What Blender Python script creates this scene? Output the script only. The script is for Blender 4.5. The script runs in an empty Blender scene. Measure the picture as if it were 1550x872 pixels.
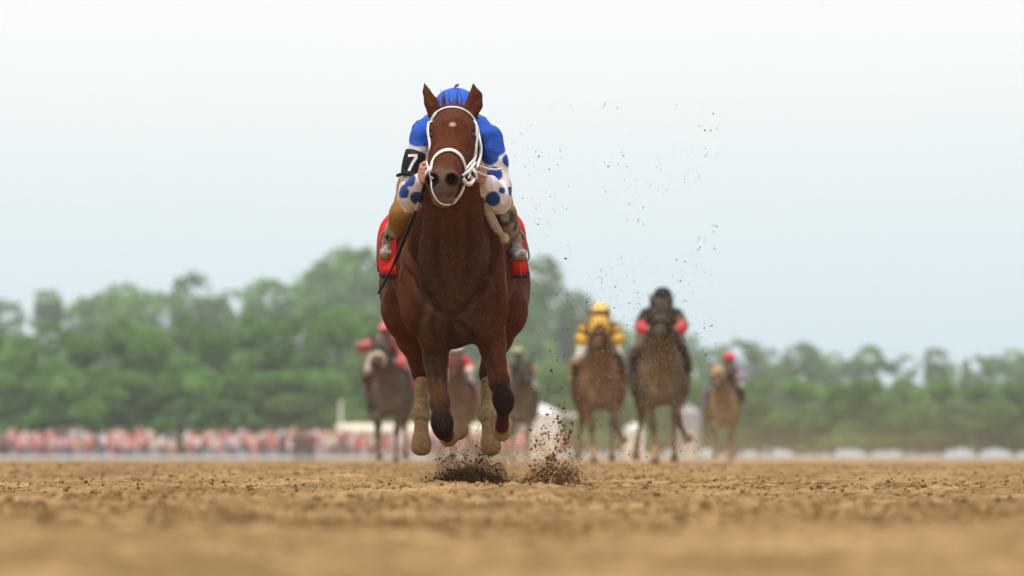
import bpy, math, random
import numpy as np
from mathutils import Vector, Matrix
from mathutils.bvhtree import BVHTree
rng = np.random.default_rng(7); random.seed(7)
scene = bpy.context.scene
COL = scene.collection
R = math.radians

# ------------------------------------------------------------------ camera
CAMZ = 0.14          # the photographer lies at the trackside, lens almost on the dirt
F = 10200.0          # focal length in pixels of the 1550 px wide photograph
HOR = 690.0          # row of the horizon in the photograph
cd = bpy.data.cameras.new('camera'); cam = bpy.data.objects.new('camera', cd); COL.objects.link(cam)
cam.location = (0, 0, CAMZ)
cam.rotation_euler = (R(90) + math.atan((HOR - 436) / F), 0, 0)
cd.sensor_width = 36; cd.lens = 36 * F / 1550
cd.clip_start = 0.1; cd.clip_end = 3000
cd.dof.use_dof = True; cd.dof.focus_distance = 29.1
cd.dof.aperture_fstop = (cd.lens / 1000) / 0.046
scene.camera = cam
# ------------------------------------------------------------------ sky, sun, exposure
SUN_EL, SUN_AZ = R(73), R(214)          # high hazy sun, over the photographer's left shoulder
w = bpy.data.worlds.new('World'); scene.world = w; w.use_nodes = True
nt = w.node_tree; nt.nodes.clear()
def N(t, typ, **kw):
    n = t.nodes.new(typ)
    for k, v in kw.items(): setattr(n, k, v)
    return n
out = N(nt, 'ShaderNodeOutputWorld'); bg = N(nt, 'ShaderNodeBackground')
sky = N(nt, 'ShaderNodeTexSky', sky_type='NISHITA'); sky.sun_disc = False
sky.sun_elevation = SUN_EL; sky.sun_rotation = SUN_AZ
sky.air_density = 1.2; sky.dust_density = 4.0; sky.ozone_density = 1.0
geo = N(nt, 'ShaderNodeTexCoord'); sep = N(nt, 'ShaderNodeSeparateXYZ')
nt.links.new(geo.outputs['Generated'], sep.inputs[0])
ramp = N(nt, 'ShaderNodeValToRGB')           # bright overcast deck above a bluish horizon haze
el = ramp.color_ramp.elements
el[0].position = 0.0; el[0].color = (.66, .82, .905, 1)
el[1].position = 1.0; el[1].color = (1.0, 1.06, 1.16, 1)
for p, c in ((.015, (.715, .865, .94, 1)), (.030, (.80, .92, .97, 1)), (.046, (.92, .985, 1.0, 1)), (.062, (1.03, 1.05, 1.05, 1)), (.25, (1.06, 1.08, 1.10, 1))):
    e = el.new(p); e.color = c
nz = N(nt, 'ShaderNodeTexNoise'); nz.inputs['Scale'].default_value = 4.5; nz.inputs['Detail'].default_value = 5
nt.links.new(geo.outputs['Generated'], nz.inputs['Vector'])
nm = N(nt, 'ShaderNodeMapRange'); nm.inputs['To Min'].default_value = -.012; nm.inputs['To Max'].default_value = .012
nt.links.new(nz.outputs['Fac'], nm.inputs['Value'])
ad = N(nt, 'ShaderNodeMath', operation='ADD'); nt.links.new(sep.outputs['Z'], ad.inputs[0]); nt.links.new(nm.outputs[0], ad.inputs[1])
nt.links.new(ad.outputs[0], ramp.inputs['Fac'])
mul = N(nt, 'ShaderNodeMix', data_type='RGBA', blend_type='MULTIPLY'); mul.inputs['Factor'].default_value = 1
SKYSTR = 0.1
nt.links.new(ramp.outputs['Color'], mul.inputs['A']); mul.inputs['B'].default_value = (1 / SKYSTR,) * 3 + (1,)
mx = N(nt, 'ShaderNodeMix', data_type='RGBA'); mx.inputs['Factor'].default_value = .93
nt.links.new(sky.outputs[0], mx.inputs['A']); nt.links.new(mul.outputs['Result'], mx.inputs['B'])
nt.links.new(mx.outputs['Result'], bg.inputs['Color']); bg.inputs['Strength'].default_value = SKYSTR
nt.links.new(bg.outputs[0], out.inputs['Surface'])
sl = bpy.data.lights.new('sun', 'SUN'); sl.energy = 3.5; sl.angle = R(3.0); sl.color = (1, .94, .85)
so = bpy.data.objects.new('sun', sl); COL.objects.link(so)
so.rotation_euler = Vector((math.sin(SUN_AZ) * math.cos(SUN_EL), math.cos(SUN_AZ) * math.cos(SUN_EL), math.sin(SUN_EL))).to_track_quat('Z', 'Y').to_euler()
scene.view_settings.view_transform = 'Standard'; scene.view_settings.look = 'None'
scene.view_settings.exposure = 0.0; scene.view_settings.gamma = 1
scene.cycles.volume_bounces = 1
scene.cycles.max_bounces = 8

def P(px, py, D):
    """photo pixel at distance D -> point of the place (used while measuring)"""
    return Vector(((px - 775) * D / F, D, CAMZ + (HOR - py) * D / F))

# ------------------------------------------------------------------ helpers
def tag(o, label=None, cat=None, group=None, kind=None):
    if label: o['label'] = label
    if cat: o['category'] = cat
    if group: o['group'] = group
    if kind: o['kind'] = kind
    return o
def empty(name, loc, rz=0):
    o = bpy.data.objects.new(name, None); COL.objects.link(o); o.location = loc; o.rotation_euler.z = rz
    o.empty_display_size = .2
    return o
def mesh(name, v, f, mat, parent=None, col=None, smooth=True, data=None):
    """v (n,3); f: array (m,k) or list of faces; col (n,3) point colours"""
    me = bpy.data.meshes.new(name)
    v = np.asarray(v, dtype=np.float32)
    if isinstance(f, np.ndarray):
        k = f.shape[1]; m = f.shape[0]
        me.vertices.add(len(v)); me.vertices.foreach_set('co', v.ravel())
        me.loops.add(m * k); me.loops.foreach_set('vertex_index', f.astype(np.int32).ravel())
        me.polygons.add(m); me.polygons.foreach_set('loop_start', np.arange(0, m * k, k, dtype=np.int32))
        me.update(calc_edges=True); me.validate()
    else:
        me.from_pydata([tuple(map(float, q)) for q in v], [], [tuple(map(int, q)) for q in f]); me.update()
    if smooth: me.polygons.foreach_set('use_smooth', np.ones(len(me.polygons), dtype=bool))
    if col is not None: paint(me, col)
    if mat: me.materials.append(mat)
    o = bpy.data.objects.new(name, me); COL.objects.link(o)
    if parent: o.parent = parent
    return o
def paint(me, col):
    a = me.color_attributes.new('tint', 'FLOAT_COLOR', 'POINT')
    c = np.ones((len(me.vertices), 4), dtype=np.float32); c[:, :3] = col
    a.data.foreach_set('color', c.ravel())
class MB:
    def __init__(s): s.v = []; s.f = []; s.c = []
    def add(s, v, f, c=None):
        b = len(s.v); s.v += [tuple(q) for q in v]; s.f += [tuple(b + i for i in q) for q in f]
        s.c += [c if c else (1, 1, 1)] * len(v)
    def box(s, lo, hi, c=None, M=None):
        v = [Vector((x, y, z)) for z in (lo[2], hi[2]) for y in (lo[1], hi[1]) for x in (lo[0], hi[0])]
        if M: v = [M @ q for q in v]
        s.add(v, [(0, 2, 3, 1), (4, 5, 7, 6), (0, 1, 5, 4), (2, 6, 7, 3), (0, 4, 6, 2), (1, 3, 7, 5)], c)
    def tube(s, pts, r, n=8, c=None, flat=1.0, side=None):
        pts = [Vector(p) for p in pts]; rr = r if hasattr(r, '__len__') else [r] * len(pts)
        vs, fs = [], []
        ref = Vector(side) if side else Vector((0.31, 0.2, 0.93))
        for i, p in enumerate(pts):
            t = (pts[min(i + 1, len(pts) - 1)] - pts[max(i - 1, 0)]).normalized()
            a = (ref - t * ref.dot(t)); a = a.normalized() if a.length > 1e-5 else t.orthogonal().normalized()
            b = t.cross(a)
            for k in range(n):
                an = 2 * math.pi * k / n
                vs.append(p + a * (rr[i] * math.cos(an)) + b * (rr[i] * flat * math.sin(an)))
        for i in range(len(pts) - 1):
            for k in range(n):
                k2 = (k + 1) % n
                fs.append((i * n + k, i * n + k2, (i + 1) * n + k2, (i + 1) * n + k))
        fs.append(tuple(range(n - 1, -1, -1))); fs.append(tuple((len(pts) - 1) * n + k for k in range(n)))
        s.add(vs, fs, c)
    def ell(s, c0, r, n=10, m=7, c=None):
        vs = [(c0[0], c0[1], c0[2] + r[2])]
        for i in range(1, m):
            th = math.pi * i / m
            for k in range(n):
                ph = 2 * math.pi * k / n
                vs.append((c0[0] + r[0] * math.sin(th) * math.cos(ph), c0[1] + r[1] * math.sin(th) * math.sin(ph), c0[2] + r[2] * math.cos(th)))
        vs.append((c0[0], c0[1], c0[2] - r[2])); fs = []
        for k in range(n):
            fs.append((0, 1 + k, 1 + (k + 1) % n)); fs.append((len(vs) - 1, 1 + (m - 2) * n + (k + 1) % n, 1 + (m - 2) * n + k))
        for i in range(m - 2):
            for k in range(n):
                k2 = (k + 1) % n
                fs.append((1 + i * n + k, 1 + (i + 1) * n + k, 1 + (i + 1) * n + k2, 1 + i * n + k2))
        s.add(vs, fs, c)
    def build(s, name, mat, parent=None, smooth=True, col=True):
        return mesh(name, s.v, s.f, mat, parent, col=np.array(s.c) if col else None, smooth=smooth)
def smooth_path(pts, n=8):
    pts = [Vector(p) for p in pts]; o = []
    for i in range(len(pts) - 1):
        p0 = pts[max(i - 1, 0)]; p1 = pts[i]; p2 = pts[i + 1]; p3 = pts[min(i + 2, len(pts) - 1)]
        for k in range(n):
            t = k / n
            o.append(.5 * ((2 * p1) + (p2 - p0) * t + (2 * p0 - 5 * p1 + 4 * p2 - p3) * t * t + (3 * p1 - p0 - 3 * p2 + p3) * t ** 3))
    o.append(pts[-1]); return o
def vnoise(x, y, z=None, seed=0):
    """value noise 0..1, vectorised"""
    x = np.asarray(x, dtype=np.float64); y = np.asarray(y, dtype=np.float64); z = np.zeros_like(x) if z is None else np.asarray(z, dtype=np.float64)
    xi, yi, zi = np.floor(x).astype(np.int64), np.floor(y).astype(np.int64), np.floor(z).astype(np.int64)
    fx, fy, fz = x - xi, y - yi, z - zi
    fx, fy, fz = fx * fx * (3 - 2 * fx), fy * fy * (3 - 2 * fy), fz * fz * (3 - 2 * fz)
    def h(a, b, c):
        n = (a * 374761393 + b * 668265263 + c * 2147483647 + seed * 974711) & 0xffffffff
        n = ((n ^ (n >> 13)) * 1274126177) & 0xffffffff; n = ((n ^ (n >> 16)) * 2246822519) & 0xffffffff
        return ((n ^ (n >> 15)) & 0xffff) / 65535.0
    r = 0
    for dz, wz in ((0, 1 - fz), (1, fz)):
        for dy, wy in ((0, 1 - fy), (1, fy)):
            for dx, wx in ((0, 1 - fx), (1, fx)):
                r = r + h(xi + dx, yi + dy, zi + dz) * wx * wy * wz
    return r

# ------------------------------------------------------------------ materials
def material(name, col=(.5, .5, .5), rough=.7, spec=.3, attr=False, noise=None, bump=None, sheen=0, trans=0, ramp2=None):
    m = bpy.data.materials.new(name); m.use_nodes = True; t = m.node_tree; b = t.nodes['Principled BSDF']
    b.inputs['Roughness'].default_value = rough; b.inputs['Specular IOR Level'].default_value = spec
    b.inputs['Base Color'].default_value = (*col, 1)
    src = None; tc = N(t, 'ShaderNodeTexCoord')
    if attr:
        a = N(t, 'ShaderNodeAttribute', attribute_name='tint'); src = a.outputs['Color']
    if noise:
        sc_, lo, hi = noise
        n = N(t, 'ShaderNodeTexNoise'); n.inputs['Scale'].default_value = sc_; n.inputs['Detail'].default_value = 6; n.inputs['Roughness'].default_value = .65
        t.links.new(tc.outputs['Object'], n.inputs['Vector'])
        r = N(t, 'ShaderNodeMapRange'); r.inputs['From Min'].default_value = .3; r.inputs['From Max'].default_value = .7
        r.inputs['To Min'].default_value = lo; r.inputs['To Max'].default_value = hi
        t.links.new(n.outputs['Fac'], r.inputs['Value'])
        mm = N(t, 'ShaderNodeMix', data_type='RGBA', blend_type='MULTIPLY'); mm.inputs['Factor'].default_value = 1
        if src: t.links.new(src, mm.inputs['A'])
        else: mm.inputs['A'].default_value = (*col, 1)
        t.links.new(r.outputs[0], mm.inputs['B']); src = mm.outputs['Result']
    if src: t.links.new(src, b.inputs['Base Color'])
    if bump:
        sc_, st, dist = bump
        n = N(t, 'ShaderNodeTexNoise'); n.inputs['Scale'].default_value = sc_; n.inputs['Detail'].default_value = 8; n.inputs['Roughness'].default_value = .6
        t.links.new(tc.outputs['Object'], n.inputs['Vector'])
        bp = N(t, 'ShaderNodeBump'); bp.inputs['Strength'].default_value = st; bp.inputs['Distance'].default_value = dist
        t.links.new(n.outputs['Fac'], bp.inputs['Height']); t.links.new(bp.outputs[0], b.inputs['Normal'])
    if sheen: b.inputs['Sheen Weight'].default_value = sheen
    if trans:
        tr = N(t, 'ShaderNodeBsdfTranslucent'); ms = N(t, 'ShaderNodeMixShader'); ms.inputs[0].default_value = trans
        if src: t.links.new(src, tr.inputs['Color'])
        o = t.nodes['Material Output']; t.links.new(b.outputs[0], ms.inputs[1]); t.links.new(tr.outputs[0], ms.inputs[2]); t.links.new(ms.outputs[0], o.inputs['Surface'])
    return m
def spatter(m, scale, thr, amt, col):
    """little flecks of thrown mud on top of a material's own colour"""
    t = m.node_tree; b = t.nodes['Principled BSDF']; src = b.inputs['Base Color'].links[0].from_socket
    tc = N(t, 'ShaderNodeTexCoord'); n = N(t, 'ShaderNodeTexNoise'); n.inputs['Scale'].default_value = scale; n.inputs['Detail'].default_value = 2
    t.links.new(tc.outputs['Object'], n.inputs['Vector'])
    r = N(t, 'ShaderNodeMapRange'); r.inputs['From Min'].default_value = thr; r.inputs['From Max'].default_value = thr + .05; r.inputs['To Max'].default_value = amt
    t.links.new(n.outputs['Fac'], r.inputs['Value'])
    mx_ = N(t, 'ShaderNodeMix', data_type='RGBA'); t.links.new(r.outputs[0], mx_.inputs['Factor']); t.links.new(src, mx_.inputs['A']); mx_.inputs['B'].default_value = (*col, 1)
    t.links.new(mx_.outputs['Result'], b.inputs['Base Color'])
M_coat = material('horse_coat', attr=True, rough=.44, spec=.008, noise=(38, .68, 1.2))
spatter(M_coat, 170, .645, .42, (.26, .16, .08))
M_eye = material('wet_eye', (.012, .008, .006), rough=.08, spec=.6)
M_hair = material('horse_hair', (.09, .028, .014), rough=.45, spec=.1, noise=(60, .6, 1.3))
M_hoof = material('muddy_hoof', attr=True, rough=.75, spec=.03, noise=(45, .7, 1.25), bump=(120, .4, .004))
M_wrap = material('muddy_bandage', attr=True, rough=.9, spec=.02, noise=(40, .72, 1.2), bump=(160, .4, .004))
M_white = material('white_nylon', (.76, .725, .70), rough=.6, spec=.1, noise=(70, .74, 1.06))
M_iron = material('dusty_iron', (.22, .17, .12), rough=.6, spec=.2, noise=(50, .6, 1.2)); M_steel = material('steel', (.45, .44, .43), rough=.35, spec=.6, noise=(50, .6, 1.1))
M_skin = material('skin', attr=True, rough=.55, spec=.12, noise=(30, .9, 1.1))
M_silk = material('racing_silk', attr=True, rough=.6, spec=.05, noise=(22, .84, 1.08), bump=(16, .6, .02))
M_boot = material('muddy_leather', attr=True, rough=.6, spec=.08, noise=(35, .45, 1.3), bump=(70, .3, .004))
M_cloth = material('saddle_cloth_fabric', attr=True, rough=.8, spec=.04, noise=(25, .9, 1.08), bump=(18, .5, .02))
M_black = material('black_leather', (.009, .009, .009), rough=.5, spec=.12, noise=(40, .6, 1.4))
M_tan = material('dusty_canvas', (.40, .29, .19), rough=.9, spec=.02, noise=(30, .65, 1.2), bump=(40, .6, .01))
M_plain = material('painted_fabric', attr=True, rough=.8, spec=.05, noise=(3, .9, 1.1))
M_leaf = material('leaf', attr=True, rough=.6, spec=.12, trans=.35)
M_bark = material('bark', (.11, .085, .06), rough=.9, noise=(3, .6, 1.3), bump=(6, .6, .05))

# ------------------------------------------------------------------ signed distance fields -> one continuous skin
def axis_pts(segs):
    """segs [(start, end, step)...] -> coordinates with varying spacing"""
    o = []
    for a, b, h in segs:
        n = max(2, int(round((b - a) / h))); o += list(np.linspace(a, b, n, endpoint=False))
    o.append(segs[-1][1]); return np.array(o, dtype=np.float32)
class Field:
    def __init__(s, xs, ys, zs):
        s.ax = [xs, ys, zs]; s.d = np.full((len(xs), len(ys), len(zs)), 9.0, dtype=np.float32)
    def _win(s, lo, hi):
        sl = []
        for a, l, h in zip(s.ax, lo, hi):
            i = max(0, np.searchsorted(a, l) - 2); j = min(len(a), np.searchsorted(a, h) + 2); sl.append(slice(i, j))
        return tuple(sl)
    def _mix(s, sl, p, k, sub):
        a = s.d[sl]
        if sub: p = -p; h = np.maximum(k - np.abs(a - p), 0) / k; s.d[sl] = np.maximum(a, p) + h * h * k * .25
        else: h = np.maximum(k - np.abs(a - p), 0) / k; s.d[sl] = np.minimum(a, p) - h * h * k * .25
    def ell(s, c, r, k=.03, ax=None, sub=False):
        """ellipsoid; ax = direction of its local z (r[2]); local x stays near world x"""
        r = np.array(r, dtype=np.float32); c = np.array(c, dtype=np.float32)
        if ax is None: B = np.eye(3, dtype=np.float32)
        else:
            z = np.array(ax, dtype=np.float32); z /= np.linalg.norm(z); x = np.array((1, 0, 0), dtype=np.float32)
            if abs(z[0]) > .95: x = np.array((0, 1, 0), dtype=np.float32)
            x = x - z * (x @ z); x /= np.linalg.norm(x); B = np.stack([x, np.cross(z, x), z])
        ext = np.sqrt(((B * r[:, None]) ** 2).sum(0)) * (1 + min(1.5, k / r.min())) + .012
        sl = s._win(c - ext, c + ext)
        X, Y, Z = np.meshgrid(*[a[q] for a, q in zip(s.ax, sl)], indexing='ij', sparse=True)
        X = X - c[0]; Y = Y - c[1]; Z = Z - c[2]
        k0 = 0; k1 = 0
        for i in range(3):
            q = (B[i, 0] * X + B[i, 1] * Y + B[i, 2] * Z) / r[i]; k0 = k0 + q * q; k1 = k1 + (q / r[i]) ** 2
        k0 = np.sqrt(k0); k1 = np.sqrt(k1)
        s._mix(sl, (k0 * (k0 - 1) / np.maximum(k1, 1e-6)).astype(np.float32), k, sub)
    def chain(s, pts, k=.03, inner=.02, sub=False, side=(1, 0, 0)):
        """pts (x,y,z,r_side,r_other): elliptic tapered limb"""
        for i in range(len(pts) - 1):
            s.cone(pts[i], pts[i + 1], k if i == 0 else max(inner, .004), sub, side)
    def cone(s, A, B, k=.03, sub=False, side=(1, 0, 0)):
        A = np.array(A, dtype=np.float32); B = np.array(B, dtype=np.float32)
        a, b = A[:3], B[:3]; L = np.linalg.norm(b - a); t = (b - a) / L
        u = np.array(side, dtype=np.float32); u = u - t * (u @ t); u /= np.linalg.norm(u); w_ = np.cross(t, u)
        rm = max(A[3], A[4], B[3], B[4]); rn = min(A[3], A[4], B[3], B[4])
        e = rm * (1 + min(1.0, k / rn)) + .012
        sl = s._win(np.minimum(a, b) - e, np.maximum(a, b) + e)
        X, Y, Z = np.meshgrid(*[q[z] for q, z in zip(s.ax, sl)], indexing='ij', sparse=True)
        X = X - a[0]; Y = Y - a[1]; Z = Z - a[2]
        S = t[0] * X + t[1] * Y + t[2] * Z
        T = np.clip(S / L, 0, 1); E = S - T * L
        U = u[0] * X + u[1] * Y + u[2] * Z; W = w_[0] * X + w_[1] * Y + w_[2] * Z
        ru = A[3] + (B[3] - A[3]) * T; rw = A[4] + (B[4] - A[4]) * T; re = np.minimum(ru, rw)
        q0, q1, q2 = U / ru, W / rw, E / re
        k0 = np.sqrt(q0 * q0 + q1 * q1 + q2 * q2); k1 = np.sqrt((q0 / ru) ** 2 + (q1 / rw) ** 2 + (q2 / re) ** 2)
        s._mix(sl, (k0 * (k0 - 1) / np.maximum(k1, 1e-6)).astype(np.float32), k, sub)
    def skin(s):
        d = s.d; neg = d < 0
        c = [neg[i:d.shape[0] - 1 + i, j:d.shape[1] - 1 + j, l:d.shape[2] - 1 + l] for i in (0, 1) for j in (0, 1) for l in (0, 1)]
        al = c[0].copy(); an = c[0].copy()
        for q in c[1:]: al &= q; an |= q
        cell = np.argwhere(an & ~al); n = len(cell)
        idm = np.full(tuple(x - 1 for x in d.shape), -1, dtype=np.int32); idm[cell[:, 0], cell[:, 1], cell[:, 2]] = np.arange(n)
        off = np.array([(i, j, l) for i in (0, 1) for j in (0, 1) for l in (0, 1)])
        val = np.stack([d[cell[:, 0] + o[0], cell[:, 1] + o[1], cell[:, 2] + o[2]] for o in off], 1)
        acc = np.zeros((n, 3), dtype=np.float64); cnt = np.zeros(n)
        for a in range(8):
            for b in range(a + 1, 8):
                if np.abs(off[a] - off[b]).sum() != 1: continue
                va, vb = val[:, a], val[:, b]; m = (va < 0) != (vb < 0)
                t = np.where(m, va / np.where(m, va - vb, 1), 0)
                acc += np.where(m[:, None], off[a] + (off[b] - off[a]) * t[:, None], 0); cnt += m
        loc = acc / cnt[:, None]
        V = np.zeros((n, 3))
        for a in range(3):
            A = s.ax[a]; i = cell[:, a]; V[:, a] = A[i] + (A[i + 1] - A[i]) * loc[:, a]
        faces = []
        for a in range(3):
            b, e = (a + 1) % 3, (a + 2) % 3
            s0 = [slice(None)] * 3; s1 = [slice(None)] * 3; s0[a] = slice(0, -1); s1[a] = slice(1, None)
            cr = neg[tuple(s0)] != neg[tuple(s1)]; q = np.argwhere(cr)
            ok = (q[:, b] > 0) & (q[:, e] > 0) & (q[:, b] < d.shape[b] - 1) & (q[:, e] < d.shape[e] - 1); q = q[ok]
            st = neg[q[:, 0], q[:, 1], q[:, 2]]
            def g(db, de):
                r = q.copy(); r[:, b] += db; r[:, e] += de; return idm[r[:, 0], r[:, 1], r[:, 2]]
            Q = np.stack([g(-1, -1), g(0, -1), g(0, 0), g(-1, 0)], 1)
            Q = np.where(st[:, None], Q, Q[:, ::-1]); faces.append(Q)
        return V, np.concatenate(faces)
def relax(V, Fq, it=2, lam=.5):
    n = len(V); e = np.concatenate([Fq[:, [0, 1]], Fq[:, [1, 2]], Fq[:, [2, 3]], Fq[:, [3, 0]]])
    deg = np.bincount(e[:, 0], minlength=n) + np.bincount(e[:, 1], minlength=n)
    for _ in range(it):
        S = np.stack([np.bincount(e[:, 0], V[e[:, 1], a], n) + np.bincount(e[:, 1], V[e[:, 0], a], n) for a in range(3)], 1)
        V = V + lam * (S / np.maximum(deg, 1)[:, None] - V)
    return V
def blend(c, mask, col):
    return c * (1 - mask[:, None]) + np.array(col)[None, :] * mask[:, None]
def sstep(a, b, x): t = np.clip((x - a) / (b - a), 0, 1); return t * t * (3 - 2 * t)
def segdist(V, a, b):
    a = np.array(a[:3]); b = np.array(b[:3]); ab = b - a
    t = np.clip(((V - a) @ ab) / (ab @ ab), 0, 1); return np.linalg.norm(V - a - t[:, None] * ab, axis=1), t

# ------------------------------------------------------------------ the ground
def gz(y):
    return float(np.interp(y, (0, 30, 36, 62, 110, 200, 320, 460, 1400), (0, 0, .0, .045, .05, 0.0, -.06, -.17, -.17)))
def ground_height(x, y):
    z = np.interp(y, (0, 30, 36, 62, 110, 200, 320, 460, 1400), (0, 0, .0, .045, .05, 0.0, -.06, -.17, -.17))
    amp = np.interp(y, (0, 8, 25, 60, 130), (1, 1, 1, .8, .3))
    z = z + amp * ((vnoise(x * 1.1, y * .35, seed=1) - .5) * .030 + (vnoise(x * 4, y * 1.7, seed=2) - .5) * .026
                   + (vnoise(x * 11, y * 7, seed=3) - .5) * .026 + (vnoise(x * 27, y * 19, seed=4) - .5) * .020
                   + (vnoise(x * 60, y * 45, seed=5) - .5) * .011)
    z = z - amp * .008
    # a low harrow ridge crosses the track just before the galloping horse
    z = z + amp * .012 * np.sin(y * 2.6 + 2.2 * vnoise(x * .5, y * .3, seed=14) * 3) * vnoise(x * .9, y * .4, seed=15)
    rid = np.exp(-((y - 27.2 - (vnoise(x * .8, x * 0, seed=8) - .5) * 2.5) / .9) ** 2)
    return z + rid * (.010 + .014 * vnoise(x * 9, y * 5, seed=9))

def dirt_material():
    m = bpy.data.materials.new('track_dirt'); m.use_nodes = True; t = m.node_tree; b = t.nodes['Principled BSDF']
    b.inputs['Roughness'].default_value = .95; b.inputs['Specular IOR Level'].default_value = .0
    tc = N(t, 'ShaderNodeTexCoord')
    def noise(s, d, rough=.6):
        n = N(t, 'ShaderNodeTexNoise'); n.inputs['Scale'].default_value = s; n.inputs['Detail'].default_value = d; n.inputs['Roughness'].default_value = rough
        t.links.new(tc.outputs['Object'], n.inputs['Vector']); return n
    n1 = noise(1.3, 5); n2 = noise(22, 8, .7)
    r1 = N(t, 'ShaderNodeValToRGB'); r1.color_ramp.elements[0].position = .35; r1.color_ramp.elements[1].position = .68
    r1.color_ramp.elements[0].color = (.175, .105, .046, 1); r1.color_ramp.elements[1].color = (.405, .258, .122, 1)
    t.links.new(n1.outputs['Fac'], r1.inputs['Fac'])
    r2 = N(t, 'ShaderNodeMapRange'); r2.inputs['From Min'].default_value = .3; r2.inputs['From Max'].default_value = .7; r2.inputs['To Min'].default_value = .48; r2.inputs['To Max'].default_value = 1.28
    t.links.new(n2.outputs['Fac'], r2.inputs['Value'])
    mm = N(t, 'ShaderNodeMix', data_type='RGBA', blend_type='MULTIPLY'); mm.inputs['Factor'].default_value = 1
    t.links.new(r1.outputs[0], mm.inputs['A']); t.links.new(r2.outputs[0], mm.inputs['B']); t.links.new(mm.outputs['Result'], b.inputs['Base Color'])
    bp = N(t, 'ShaderNodeBump'); bp.inputs['Strength'].default_value = .5; bp.inputs['Distance'].default_value = .01
    t.links.new(n2.outputs['Fac'], bp.inputs['Height']); t.links.new(bp.outputs[0], b.inputs['Normal'])
    return m
M_dirt = dirt_material()
M_clod = material('clod_earth', attr=True, rough=.95, spec=.0, noise=(60, .7, 1.25))
def build_ground():
    nx = 480
    ys = np.concatenate([np.exp(np.linspace(math.log(4.5), math.log(17), 230))[:-1], np.exp(np.linspace(math.log(17), math.log(48), 760))[:-1], np.exp(np.linspace(math.log(48), math.log(135), 160))]); ny = len(ys); us = np.linspace(-1, 1, nx); us = np.sign(us) * (.62 * np.abs(us) + .38 * np.abs(us) ** 4)
    Y = np.repeat(ys[:, None], nx, 1); X = us[None, :] * np.maximum(2.8, ys * .13)[:, None]
    Z = ground_height(X, Y)
    Z[0] -= .05; Z[-1] -= .05; Z[:, 0] -= .05; Z[:, -1] -= .05
    V = np.stack([X, Y, Z], -1).reshape(-1, 3); i = np.arange(ny * nx).reshape(ny, nx)
    Fq = np.stack([i[:-1, :-1], i[:-1, 1:], i[1:, 1:], i[1:, :-1]], -1).reshape(-1, 4)
    tag(mesh('track_surface', V, Fq, M_dirt), kind='structure')
    ys = np.array(list(np.linspace(-6, 140, 74)) + list(np.linspace(150, 1340, 80))); xs = np.concatenate([np.linspace(-150, -16, 20), np.linspace(-14, 14, 29), np.linspace(16, 150, 20)])
    X, Y = np.meshgrid(xs, ys); Z = np.interp(Y, (0, 30, 36, 62, 110, 200, 320, 460, 1400), (0, 0, .0, .045, .05, 0.0, -.06, -.17, -.17)) - .040
    i = np.arange(X.size).reshape(X.shape)
    Fq = np.stack([i[:-1, :-1], i[:-1, 1:], i[1:, 1:], i[1:, :-1]], -1).reshape(-1, 4)
    tag(mesh('ground', np.stack([X, Y, Z], -1).reshape(-1, 3), Fq, M_dirt), kind='structure')
build_ground()

# icosahedron clod template
def ico():
    p = (1 + 5 ** .5) / 2
    v = np.array([(-1, p, 0), (1, p, 0), (-1, -p, 0), (1, -p, 0), (0, -1, p), (0, 1, p), (0, -1, -p), (0, 1, -p), (p, 0, -1), (p, 0, 1), (-p, 0, -1), (-p, 0, 1)], float)
    f = np.array([(0, 11, 5), (0, 5, 1), (0, 1, 7), (0, 7, 10), (0, 10, 11), (1, 5, 9), (5, 11, 4), (11, 10, 2), (10, 7, 6), (7, 1, 8), (3, 9, 4), (3, 4, 2), (3, 2, 6), (3, 6, 8), (3, 8, 9), (4, 9, 5), (2, 4, 11), (6, 2, 10), (8, 6, 7), (9, 8, 1)])
    return v / np.linalg.norm(v[0]), f
ICO = ico()
OCT = (np.array([(1, 0, 0), (-1, 0, 0), (0, 1, 0), (0, -1, 0), (0, 0, 1), (0, 0, -1)], float),
       np.array([(0, 2, 4), (2, 1, 4), (1, 3, 4), (3, 0, 4), (2, 0, 5), (1, 2, 5), (3, 1, 5), (0, 3, 5)]))
def clods(name, C, r, col, tpl, smooth=False, stretch=.35):
    n = len(C); tv, tf = tpl
    q = rng.normal(size=(n, 4)); q /= np.linalg.norm(q, axis=1)[:, None]; a, b, c, d = q.T
    M = np.stack([1 - 2 * (c * c + d * d), 2 * (b * c - a * d), 2 * (b * d + a * c), 2 * (b * c + a * d), 1 - 2 * (b * b + d * d), 2 * (c * d - a * b), 2 * (b * d - a * c), 2 * (c * d + a * b), 1 - 2 * (b * b + c * c)], 1).reshape(n, 3, 3)
    v = tv[None] * (1 + stretch * rng.uniform(-1, 1, (n, len(tv), 1))) * rng.uniform(.6, 1.25, (n, 1, 3))
    v = np.einsum('nij,nkj->nki', M, v) * r[:, None, None] + C[:, None]
    f = tf[None] + (np.arange(n) * len(tv))[:, None, None]
    o = mesh(name, v.reshape(-1, 3), f.reshape(-1, 3), M_clod, col=np.repeat(col, len(tv), 0), smooth=smooth)
    return o
DIRT_A, DIRT_B = np.array((.13, .072, .03)), np.array((.33, .195, .088))
def dirtcol(n, lo=0, hi=1): return DIRT_A + (DIRT_B - DIRT_A) * rng.uniform(lo, hi, (n, 1)) * rng.uniform(.9, 1.1, (n, 1))
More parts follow.
